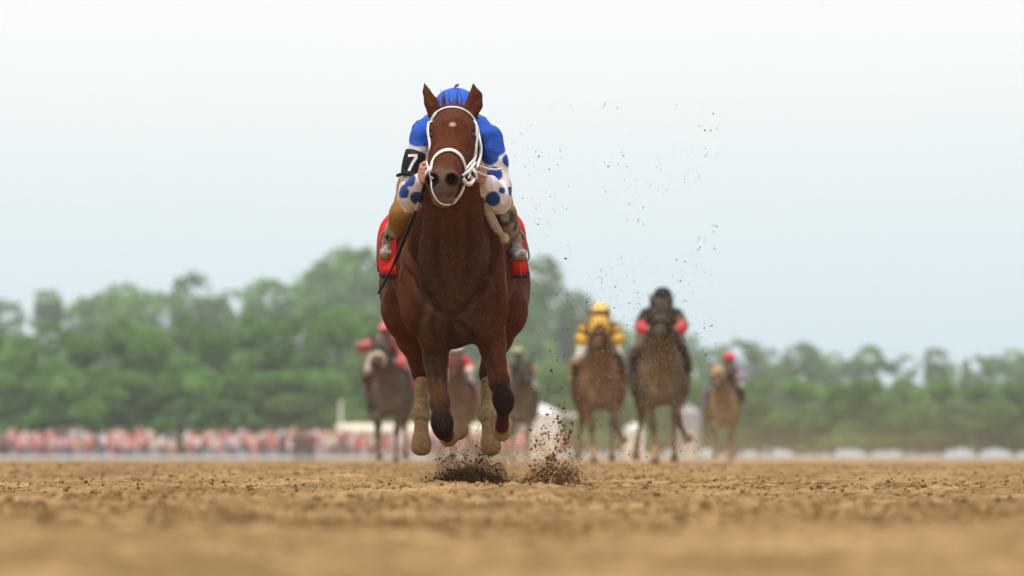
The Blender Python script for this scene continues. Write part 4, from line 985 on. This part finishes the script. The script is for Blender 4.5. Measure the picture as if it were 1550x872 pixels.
def make_tree(var, loc, h, wd, rot, label, group, protos={}):
    r = empty('tree', loc, rot); tag(r, label, 'tree', group); r.scale = (h * wd, h * wd, h)
    if var not in protos:
        V, Fq, col, m = tree_variant(100 + var, var < 5); c = mesh('crown', V, Fq, M_leaf, r, col=col, smooth=False); t = m.build('trunk', M_bark, r, col=False); protos[var] = (c, t)
    else:
        for o in protos[var]:
            k = o.copy(); COL.objects.link(k); k.parent = r
    return r
TREES = [  # column, distance, row of the top, width factor, label
    (556, 650, 376, 1.05, 'tallest hazy tree at the left, rising behind the bright green trees'), (524, 655, 392, 1.05, 'hazy tree just left of the tallest one'), (492, 640, 412, 1.15, 'broad hazy tree second left of the tallest tree'), (447, 660, 432, 1.1, None),
    (468, 505, 470, 1.0, None), (515, 500, 462, 1.05, None), (566, 510, 474, 1.0, None), (612, 520, 486, 1.05, None), (428, 505, 476, 1.1, None), (495, 485, 560, 1.3, None), (545, 490, 545, 1.25, None), (450, 488, 556, 1.3, None), (588, 490, 550, 1.2, None),
    (828, 620, 418, .8, 'hazy tree on the right shoulder of the tallest right-hand tree'), (806, 600, 391, .95, 'tallest tree right behind the leader\'s flank'), (762, 590, 415, .95, None), (715, 590, 440, 1.0, None), (660, 600, 450, 1.0, None),
    (846, 610, 444, 1.0, None), (881, 600, 442, .9, 'rounded tree left of the jockey in yellow'), (913, 625, 486, 1.1, None), (955, 630, 500, 1.1, None), (1003, 630, 497, 1.1, None), (1043, 640, 508, 1.05, 'low rounded tree right of the nearly black horse'), (1085, 650, 528, 1.2, None), (1120, 655, 516, 1.2, None),
    (655, 520, 555, 1.25, None), (700, 515, 545, 1.3, None), (745, 520, 550, 1.3, None), (795, 515, 545, 1.3, None), (845, 520, 558, 1.35, None), (895, 515, 560, 1.3, None), (945, 520, 565, 1.4, None), (995, 515, 570, 1.4, None), (1045, 520, 572, 1.4, None), (1095, 525, 575, 1.4, None), (1150, 520, 570, 1.4, None),
    (400, 640, 424, 1.1, None), (350, 650, 440, 1.1, None), (300, 645, 415, 1.05, None), (245, 650, 445, 1.1, None), (190, 640, 430, 1.1, None), (130, 650, 452, 1.1, None), (70, 645, 440, 1.1, None), (10, 650, 455, 1.1, None), (-50, 650, 450, 1.1, None),
    (380, 505, 480, 1.1, None), (330, 500, 492, 1.1, None), (280, 505, 478, 1.1, None), (230, 500, 496, 1.1, None), (180, 505, 484, 1.1, None), (130, 500, 500, 1.1, None), (80, 505, 488, 1.1, None), (30, 500, 505, 1.1, None), (-25, 505, 495, 1.1, None), (405, 488, 560, 1.3, None), (355, 488, 565, 1.3, None), (305, 488, 560, 1.3, None), (255, 488, 568, 1.3, None), (205, 488, 560, 1.3, None), (155, 488, 570, 1.3, None), (105, 488, 562, 1.3, None), (55, 488, 570, 1.3, None), (5, 488, 566, 1.3, None),
    (1165, 650, 528, 1.1, None), (1210, 655, 520, 1.1, None), (1260, 650, 535, 1.15, None), (1315, 655, 524, 1.1, None), (1370, 650, 538, 1.15, None), (1425, 655, 528, 1.1, None), (1480, 650, 540, 1.15, None), (1535, 655, 530, 1.1, None), (1590, 650, 536, 1.15, None),
    (1205, 520, 572, 1.4, None), (1260, 525, 575, 1.4, None), (1315, 520, 570, 1.4, None), (1370, 525, 576, 1.4, None), (1425, 520, 572, 1.4, None), (1480, 525, 576, 1.4, None), (1535, 520, 572, 1.4, None), (1590, 525, 575, 1.4, None)]
MORE = {(447, 660): 'hazy tree at the left edge, beyond the broad hazy tree', (762, 590): 'hazy tree right behind the leader, beside the tallest right-hand tree', (715, 590): 'hazy tree hidden for the most part behind the leading horse',
    (660, 600): 'hazy tree behind the leading horse\'s shoulder', (846, 610): 'hazy tree between the tallest right-hand tree and the rounded one', (913, 625): 'hazy tree directly behind the jockey in yellow', (955, 630): 'hazy low tree between the yellow and the black jockey',
    (1003, 630): 'hazy low tree directly behind the black-capped jockey', (1085, 650): 'hazy low tree behind the red-capped jockey', (468, 505): 'bright green tree at the left edge, left of the pale pole', (515, 500): 'bright green tree right above the pale pole',
    (566, 510): 'bright green tree behind the pink-capped jockey\'s raised whip', (612, 520): 'bright green tree just left of the leader\'s hindquarters', (495, 485): 'light green bush low behind the crowd, left of the pale pole', (545, 490): 'light green bush low behind the cream canopy, right of the pale pole',
    (450, 488): 'light green bush behind the dark-clothed people', (588, 490): 'light green bush behind the pink-capped jockey\'s horse', (655, 520): 'bush seen between the leader\'s left-hand legs', (700, 515): 'bush seen between the leader\'s two forelegs', (745, 520): 'bush seen past the leader\'s right-hand legs',
    (795, 515): 'bush behind the farthest grey horse and big white tent', (845, 520): 'bush behind the orange-clothed person and tent awning', (895, 515): 'bush behind the muddy bay horse', (945, 520): 'bush between the bay horse and the nearly black horse',
    (995, 515): 'bush behind the nearly black horse', (1045, 520): 'bush between the nearly black and the tan horse', (1095, 525): 'bush behind the tan horse'}
for i, (px, D, top, wd, lab) in enumerate(TREES):
    lab = lab or MORE.get((px, D))
    far = D > 560
    if far: D = D * 1.55 - 20 + (i % 5) * 9
    g = gz(D); h = (HOR - top) * D / F + CAMZ - g; x = (px - 775) * D / F
    if lab: grp = None
    elif far: lab, grp = ('hazy leafy tree in the far tree line at the left of the track' if px < 640 else 'hazy leafy tree in the far tree line at the right of the track'), 'far line of trees'
    else: lab, grp = ('bright green bushy tree behind the crowd' if px < 640 else 'low bushy tree behind the chasing horses'), 'nearer bushy trees'
    make_tree(i % 5 if far else 5 + i % 4, (x, D, g), h * 1.02, wd * (1.0 if far or h > 9 else 1.25), rng.uniform(0, 6.28), lab, grp)

def standing_person():
    f = Field(axis_pts([(-.36, .36, .045)]), axis_pts([(-.26, .26, .045)]), axis_pts([(-.03, 1.82, .045)]))
    f.ell((0, 0, 1.62), (.085, .10, .115), k=.02); f.chain([(0, 0, 1.40, .05, .05), (0, 0, 1.55, .05, .05)], k=.04)
    f.chain([(0, 0, .95, .15, .10), (0, 0, 1.15, .14, .10), (0, 0, 1.40, .17, .09)], k=.02, inner=.05)
    for s in (-1, 1):
        f.chain([(s * .18, 0, 1.40, .055, .055), (s * .24, -.02, 1.12, .045, .045), (s * .20, -.12, .90, .038, .038)], k=.04)
        f.chain([(s * .09, 0, .93, .085, .09), (s * .10, 0, .5, .058, .06), (s * .10, 0, .08, .045, .045), (s * .11, -.10, .03, .045, .035)], k=.04)
    return f.skin()
PV, PQ = standing_person()
def person_col(shirt, legs, skin=(.45, .25, .17), hair=(.08, .05, .03)):
    z = PV[:, 2]; c = np.tile(np.array(shirt), (len(PV), 1)); c = blend(c, (z < .93) * 1.0, legs); c = blend(c, (z > 1.47) * 1.0, skin); c = blend(c, ((z > 1.64) | ((z > 1.5) & (PV[:, 1] > .03))) * 1.0, hair)
    return blend(c, ((np.abs(PV[:, 0]) > .165) & (z < 1.2) & (z > .85)) * 1.0, skin)
SH = [(.72, .40, .38), (.75, .68, .66), (.66, .22, .22), (.74, .55, .48), (.70, .30, .33), (.55, .55, .68), (.78, .72, .70), (.70, .45, .30), (.6, .10, .12), (.72, .50, .52), (.10, .10, .16), (.55, .16, .10), (.80, .78, .76), (.16, .05, .05)]
VV, FF, CC = [], [], []
for k in range(290):
    row = k % 4; px = rng.uniform(-60, 655) if k % 5 else rng.uniform(655, 800); D = 452 + row * 1.2; g = gz(D)
    a = rng.uniform(-.6, .6); s = rng.uniform(.86, 1.08); v = PV * s; v = np.stack([v[:, 0] * math.cos(a) - v[:, 1] * math.sin(a), v[:, 0] * math.sin(a) + v[:, 1] * math.cos(a), v[:, 2]], 1)
    FF.append(PQ + len(PV) * k); VV.append(v + np.array(((px - 775) * D / F, D + rng.uniform(-.3, .3), g + row * .16)))
    CC.append(person_col(SH[rng.integers(len(SH))], SH[rng.integers(len(SH))] if rng.uniform() < .5 else (.2, .2, .25), skin=(.55, .32, .24), hair=[(.06, .04, .03), (.6, .55, .5), (.25, .15, .08), (.55, .12, .14)][rng.integers(4)]))
tag(mesh('crowd', np.concatenate(VV), np.concatenate(FF), M_plain, None, col=np.concatenate(CC)), 'dense crowd in pink, white and red clothes behind the low barrier', 'crowd', kind='stuff')
for px, D, sh, lg, lab in ((447, 436, (.02, .02, .025), (.02, .02, .025), 'dark-clothed person leftmost of the dark group before the crowd'), (460, 435, (.03, .02, .03), (.02, .02, .02), 'dark-clothed person standing just left of the dark red top'), (454, 438, (.03, .025, .03), (.03, .03, .035), 'dark-clothed person second from the left in the dark group'), (466, 437, (.10, .02, .025), (.03, .03, .035), 'person in a dark red top between two dark-clothed people'), (474, 439, (.025, .025, .03), (.03, .03, .03), 'dark-clothed person nearest the pink crowd'), (852, 446, (.75, .25, .12), (.5, .2, .12), 'person in orange beside the big white tent')):
    o = mesh('person', PV * 1.04, PQ, M_plain, None, col=person_col(sh, lg)); o.location = ((px - 775) * D / F, D, gz(D)); tag(o, lab, 'person')
# low barrier along the far edge of the track
bx0, bx1, BD = (-80 - 775) * 449 / F, (1630 - 775) * 449 / F, 449.0
bar = empty('barrier', ((bx0 + bx1) / 2, BD, gz(BD))); tag(bar, 'long low grey-white barrier along the far edge of the dirt', 'barrier')
L = (bx1 - bx0) / 2
nb = 38
b0 = None
for k in range(nb):
    x = -L + 2 * L * (k + .5) / nb
    if b0 is None:
        m = MB(); m.box((-L / nb + .012, -.03, .05), (L / nb - .012, .03, .34)); b0 = m.build('board', material('weathered_white', (.62, .62, .62), rough=.7, noise=(2, .8, 1.1)), bar, smooth=False, col=False); o = b0
        m = MB(); m.box((-.05, -.10, 0), (.05, -.033, .42)); p0 = m.build('post', b0.data.materials[0], bar, smooth=False, col=False); q = p0
    else:
        o = b0.copy(); q = p0.copy(); COL.objects.link(o); COL.objects.link(q)
    o.location.x = x; q.location.x = x - L / nb
M_tent = material('white_canvas', (.80, .79, .76), rough=.8, noise=(2, .9, 1.05)); M_grey = material('grey_canvas', (.36, .33, .34), rough=.8, noise=(2, .85, 1.08)); M_cream = material('cream_canvas', (.66, .60, .46), rough=.8, noise=(2, .85, 1.08))
def long_canopy(px0, px1, D, py0, py1, label):
    x0, x1 = (px0 - 775) * D / F, (px1 - 775) * D / F; g = gz(D); zt = CAMZ + (HOR - py0) * D / F - g; zb = CAMZ + (HOR - py1) * D / F - g
    t = empty('canopy', ((x0 + x1) / 2, D, g)); tag(t, label, 'canopy'); w_ = (x1 - x0) / 2
    m = MB(); m.add([(-w_, -2, zb + .25), (w_, -2, zb + .25), (w_, 0, zt), (-w_, 0, zt), (-w_, 2, zb + .25), (w_, 2, zb + .25), (-w_, -2, zb), (w_, -2, zb), (w_, 2, zb), (-w_, 2, zb)],
        [(0, 1, 2, 3), (3, 2, 5, 4), (6, 7, 1, 0), (9, 4, 5, 8), (6, 0, 3, 4, 9), (7, 8, 5, 2, 1), (6, 9, 8, 7)]); m.build('roof', M_cream, t, smooth=False, col=False)
    for k in range(6):
        for y in (-1.9, 1.9):
            m = MB(); x = -w_ + .1 + (2 * w_ - .2) * k / 5; m.tube([(x, y, -.05), (x, y, zb + .05)], .05, 6); m.build('post', M_steel, t, col=False)
long_canopy(510, 736, 476, 641, 657, 'long low cream canopy roof above the crowd')
def marquee(px0, px1, D, py0, label, awn=0, M_tent=M_tent):
    x0, x1 = (px0 - 775) * D / F, (px1 - 775) * D / F; g = gz(D); h = CAMZ + (HOR - py0) * D / F - g; w_ = (x1 - x0) / 2
    t = empty('tent', ((x0 + x1) / 2, D, g)); tag(t, label, 'tent'); e = h * .84
    m = MB(); m.box((-w_ * .97, -w_ * .97, -.05), (w_ * .97, w_ * .97, e)); m.build('wall', M_tent, t, smooth=False, col=False)
    m = MB(); a = w_ * 1.02; b = w_ * .25; m.add([(-a, -a, e - .02), (a, -a, e - .02), (a, a, e - .02), (-a, a, e - .02), (-b, -b, h - .1), (b, -b, h - .1), (b, b, h - .1), (-b, b, h - .1), (0, 0, h)],
        [(3, 2, 1, 0), (0, 1, 5, 4), (1, 2, 6, 5), (2, 3, 7, 6), (3, 0, 4, 7), (4, 5, 8), (5, 6, 8), (6, 7, 8), (7, 4, 8)]); m.build('roof', M_tent, t, smooth=False, col=False)
    m = MB(); m.box((-w_ * .3, -w_ * .97 - .03, 0), (w_ * .3, -w_ * .97 - .004, 2.0)); m.build('flap', M_cream, t, smooth=False, col=False)
    if awn:
        m = MB(); m.box((w_ * 1.03, -w_ * .8, e - .25), (w_ * 1.03 + awn, w_ * .6, e)); m.build('awning', M_tent, t, smooth=False, col=False)
marquee(790, 849, 462, 612, 'big square white tent with a side awning right of the leader\'s hooves', 1.6)
marquee(944, 975, 466, 640, 'small white tent between the yellow and the black jockey\'s horses')
marquee(1026, 1060, 468, 612, 'tall grey tent behind the nearly black horse', 0, M_grey)
o = MB(); o.tube([(0, 0, -.1), (0, 0, 2.2), (0, 0, 4.0)], [.14, .12, .10], 8); o.box((-.17, -.17, 4.0), (.17, .17, 4.12))
pp = o.build('pole', M_tent, None, col=False, smooth=False); pp.location = ((516 - 775) * 470 / F, 470, gz(470)); tag(pp, 'pale upright pole before the green trees at the left', 'pole')

# ------------------------------------------------------------------ flying dirt
def burst(px, D, w, h, n0, n1, n2, n3, lab, dark, skew=0, core=.5, peak=0, big=.0085):
    """earth thrown up by a hoof: a dense low mass, coarse clods, ever finer crumbs higher and wider"""
    cx = (px - 775) * D / F; g = gz(D)
    for kind, n, r0, r1, hh, ww, tpl, dl in ((0, n0, .0018, .006, h * .20, w, ICO, dark), (1, n1, .0018, big, h * core, w, ICO, dark), (2, n2, .0011, .0034, h * .75, w * 1.05, OCT, (dark[0] + .05, dark[1] + .35)), (3, n3, .0007, .0017, h * 1.1, w * 1.05, OCT, (.0, 1.1))):
        m_ = n * 3
        if kind == 0: a = rng.uniform(-1, 1, m_); z = rng.uniform(0, 1, m_) ** 1.3 * (1 - a ** 2) * hh * (.45 + .9 * vnoise(a * 6, a * 0, seed=5))
        else:
            a = np.clip(rng.normal(size=m_) * .45, -1.15, 1.15); z = rng.exponential(1, m_) * .40
            prof = np.clip(1.15 - np.abs(a - peak) * .85, .15, 1.2); jet = .45 + .8 * vnoise(a * 5 + 3, z * 1.5, seed=71); z = z * jet * prof * hh
        x = cx + a * ww * (1 + .30 * z / h) + skew * z; y = D + rng.normal(size=m_) * ww * .5
        k = vnoise(x * 22, z * 22, y * 6, seed=77) > (0 if kind == 0 else .22 + .22 * np.clip(z / h, 0, 1)); x, y, z = x[k][:n], y[k][:n], z[k][:n]; nn_ = len(x)
        r = r0 + (r1 - r0) * rng.uniform(0, 1, nn_) ** 4
        nm = ('dirt_heap', 'dirt_burst', 'dirt_crumbs', 'dirt_spray')[kind]
        tag(clods(nm, np.stack([x, y, g + z + r * .3], 1), r, dirtcol(nn_, *dl), tpl), ('heaving dark soil at the foot of the ', 'dark clods of earth in the ', 'crumbs of dirt flying from the ', 'fine spray of dirt over the ')[kind] + lab, 'dirt', kind='stuff')
burst(717, 30.8, .188, .27, 7000, 5000, 16000, 30000, 'burst of earth right under the leading horse', (-.45, .2), -.10, core=.33, peak=-.1)
burst(838, 31.5, .125, .50, 120, 1300, 3600, 11000, 'loose burst of earth right of the leader, before the white tent', (-.15, .6), .02, core=.85, peak=0, big=.0095)
# specks of dirt hanging in the air behind and right of the leader
n = 2600; t = rng.uniform(0, 1, n); px = 775 + rng.uniform(0, 1, n) ** .8 * 320; py = 715 - 560 * t ** 1.9; px = px - 60 * (1 - t) * rng.uniform(0, 1, n); D = rng.uniform(30.5, 38, n)
cl = vnoise(px / 40, py / 40, seed=90) > .45; px, py, D = px[cl], py[cl], D[cl]; n = len(px)
C = np.stack([(px - 775) * D / F, D, CAMZ + (HOR - py) * D / F], 1); C[:, 2] = np.maximum(C[:, 2], .02)
tag(clods('flying_specks', C, .0014 + .0045 * rng.uniform(0, 1, n) ** 3, dirtcol(n, -.1, .9), OCT), 'specks of dirt hanging in the air right of the leader', 'dirt', kind='stuff')
n = 2600; px = np.where(rng.uniform(size=n) < .5, rng.normal(908, 24, n), rng.normal(1000, 26, n)); py = 560 + rng.normal(size=n) * 55; px += rng.normal(size=n) * 6; D = rng.uniform(33, 44, n); py = np.minimum(py, 700)
C = np.stack([(px - 775) * D / F, D, CAMZ + (HOR - py) * D / F], 1); C[:, 2] = np.maximum(C[:, 2], .03)
tag(clods('flying_specks', C, rng.uniform(.0013, .0042, n), dirtcol(n, .3, 1.1), OCT), 'tan specks of dirt flying before the yellow and black jockeys\' horses', 'dirt', kind='stuff')
n = 2600; px = rng.uniform(655, 890, n); py = 720 - np.abs(rng.normal(size=n)) * 50; D = rng.uniform(30.5, 34, n)
C = np.stack([(px - 775) * D / F, D, CAMZ + (HOR - py) * D / F], 1); C[:, 2] = np.maximum(C[:, 2], .02)
tag(clods('flying_specks', C, rng.uniform(.0008, .0024, n), dirtcol(n, .0, 1), OCT), 'fine dirt hanging low between the two bursts of earth', 'dirt', kind='stuff')

# ------------------------------------------------------------------ dust and haze
def volume_box(name, lo, hi, dens, col, label, het=None):
    m = MB(); m.box(lo, hi); mt = bpy.data.materials.new(name); mt.use_nodes = True; t = mt.node_tree; t.nodes.clear()
    o = N(t, 'ShaderNodeOutputMaterial'); v = N(t, 'ShaderNodeVolumePrincipled'); v.inputs['Color'].default_value = (*col, 1); v.inputs['Density'].default_value = dens; v.inputs['Anisotropy'].default_value = .2
    t.links.new(v.outputs[0], o.inputs['Volume'])
    if het: het(t, v)
    b = m.build(name, mt, None, smooth=False, col=False); tag(b, label, None, kind='stuff'); b['category'] = 'haze' if name == 'haze' else 'dust'
    return b, mt
volume_box('haze', (-155, -8, -1.3), (155, 1350, 44), .00021, (.84, .95, 1.0), 'thin pale summer haze over the whole track')

def low_dust(t, v):
    """dust hangs low over the dirt behind the leader, thicker to the right"""
    tc = N(t, 'ShaderNodeNewGeometry'); sx = N(t, 'ShaderNodeSeparateXYZ'); t.links.new(tc.outputs['Position'], sx.inputs[0])
    e = N(t, 'ShaderNodeMath', operation='MULTIPLY'); e.inputs[1].default_value = -3.2; t.links.new(sx.outputs['Z'], e.inputs[0])
    e2 = N(t, 'ShaderNodeMath', operation='EXPONENT'); t.links.new(e.outputs[0], e2.inputs[0])
    fx = N(t, 'ShaderNodeMapRange', interpolation_type='SMOOTHSTEP'); fx.inputs['From Min'].default_value = -3.5; fx.inputs['From Max'].default_value = 1.0; fx.inputs['To Min'].default_value = .0; t.links.new(sx.outputs['X'], fx.inputs['Value'])
    fy = N(t, 'ShaderNodeMapRange', interpolation_type='SMOOTHSTEP'); fy.inputs['From Min'].default_value = 32; fy.inputs['From Max'].default_value = 48; t.links.new(sx.outputs['Y'], fy.inputs['Value'])
    fr = N(t, 'ShaderNodeMapRange', interpolation_type='SMOOTHSTEP'); fr.inputs['From Min'].default_value = 7.5; fr.inputs['From Max'].default_value = 4; t.links.new(sx.outputs['X'], fr.inputs['Value'])
    ft = N(t, 'ShaderNodeMapRange', interpolation_type='SMOOTHSTEP'); ft.inputs['From Min'].default_value = 1.6; ft.inputs['From Max'].default_value = .8; t.links.new(sx.outputs['Z'], ft.inputs['Value'])
    n = N(t, 'ShaderNodeTexNoise'); n.inputs['Scale'].default_value = .55; n.inputs['Detail'].default_value = 3; t.links.new(tc.outputs['Position'], n.inputs['Vector'])
    nr = N(t, 'ShaderNodeMapRange'); nr.inputs['From Min'].default_value = .38; nr.inputs['From Max'].default_value = .65; nr.inputs['To Min'].default_value = .15; t.links.new(n.outputs['Fac'], nr.inputs['Value'])
    cur = e2.outputs[0]
    for o in (fx, fy, fr, ft, nr):
        m = N(t, 'ShaderNodeMath', operation='MULTIPLY'); t.links.new(cur, m.inputs[0]); t.links.new(o.outputs[0], m.inputs[1]); cur = m.outputs[0]
    k = N(t, 'ShaderNodeMath', operation='MULTIPLY'); k.inputs[1].default_value = .014; t.links.new(cur, k.inputs[0]); t.links.new(k.outputs[0], v.inputs['Density'])
volume_box('dust_cloud', (-4, 31.8, -.12), (8, 128, 1.7), 0, (.80, .58, .35), 'low tan dust hanging over the dirt among the chasing horses', low_dust)

def puff(cx, cy, w, h, k0):
    def het(t, v):
        tc = N(t, 'ShaderNodeNewGeometry'); mp = N(t, 'ShaderNodeVectorMath', operation='SUBTRACT'); mp.inputs[1].default_value = (cx, cy, .02); t.links.new(tc.outputs['Position'], mp.inputs[0])
        sc_ = N(t, 'ShaderNodeVectorMath', operation='DIVIDE'); sc_.inputs[1].default_value = (w, w * .9, h); t.links.new(mp.outputs[0], sc_.inputs[0])
        ln = N(t, 'ShaderNodeVectorMath', operation='LENGTH'); t.links.new(sc_.outputs[0], ln.inputs[0])
        fo = N(t, 'ShaderNodeMapRange', interpolation_type='SMOOTHSTEP'); fo.inputs['From Min'].default_value = 1.0; fo.inputs['From Max'].default_value = .2; t.links.new(ln.outputs['Value'], fo.inputs['Value'])
        n = N(t, 'ShaderNodeTexNoise'); n.inputs['Scale'].default_value = 11; n.inputs['Detail'].default_value = 4; t.links.new(tc.outputs['Position'], n.inputs['Vector'])
        nr = N(t, 'ShaderNodeMapRange'); nr.inputs['From Min'].default_value = .42; nr.inputs['From Max'].default_value = .65; t.links.new(n.outputs['Fac'], nr.inputs['Value'])
        m = N(t, 'ShaderNodeMath', operation='MULTIPLY'); t.links.new(fo.outputs[0], m.inputs[0]); t.links.new(nr.outputs[0], m.inputs[1])
        k = N(t, 'ShaderNodeMath', operation='MULTIPLY'); k.inputs[1].default_value = k0; t.links.new(m.outputs[0], k.inputs[0]); t.links.new(k.outputs[0], v.inputs['Density'])
    return het
cx = (712 - 775) * 31.15 / F
volume_box('dust_puff', (cx - .30, 30.85, -.06), (cx + .30, 31.6, .30), 0, (.70, .50, .30), 'brown dust puffing over the burst under the leading horse', puff(cx, 31.2, .30, .27, 7.0))
cx = (835 - 775) * 31.6 / F
volume_box('dust_puff', (cx - .24, 31.62, -.06), (cx + .24, 32.2, .42), 0, (.70, .50, .30), 'brown dust around the loose burst right of the leader', puff(cx, 31.9, .24, .38, 3.0))
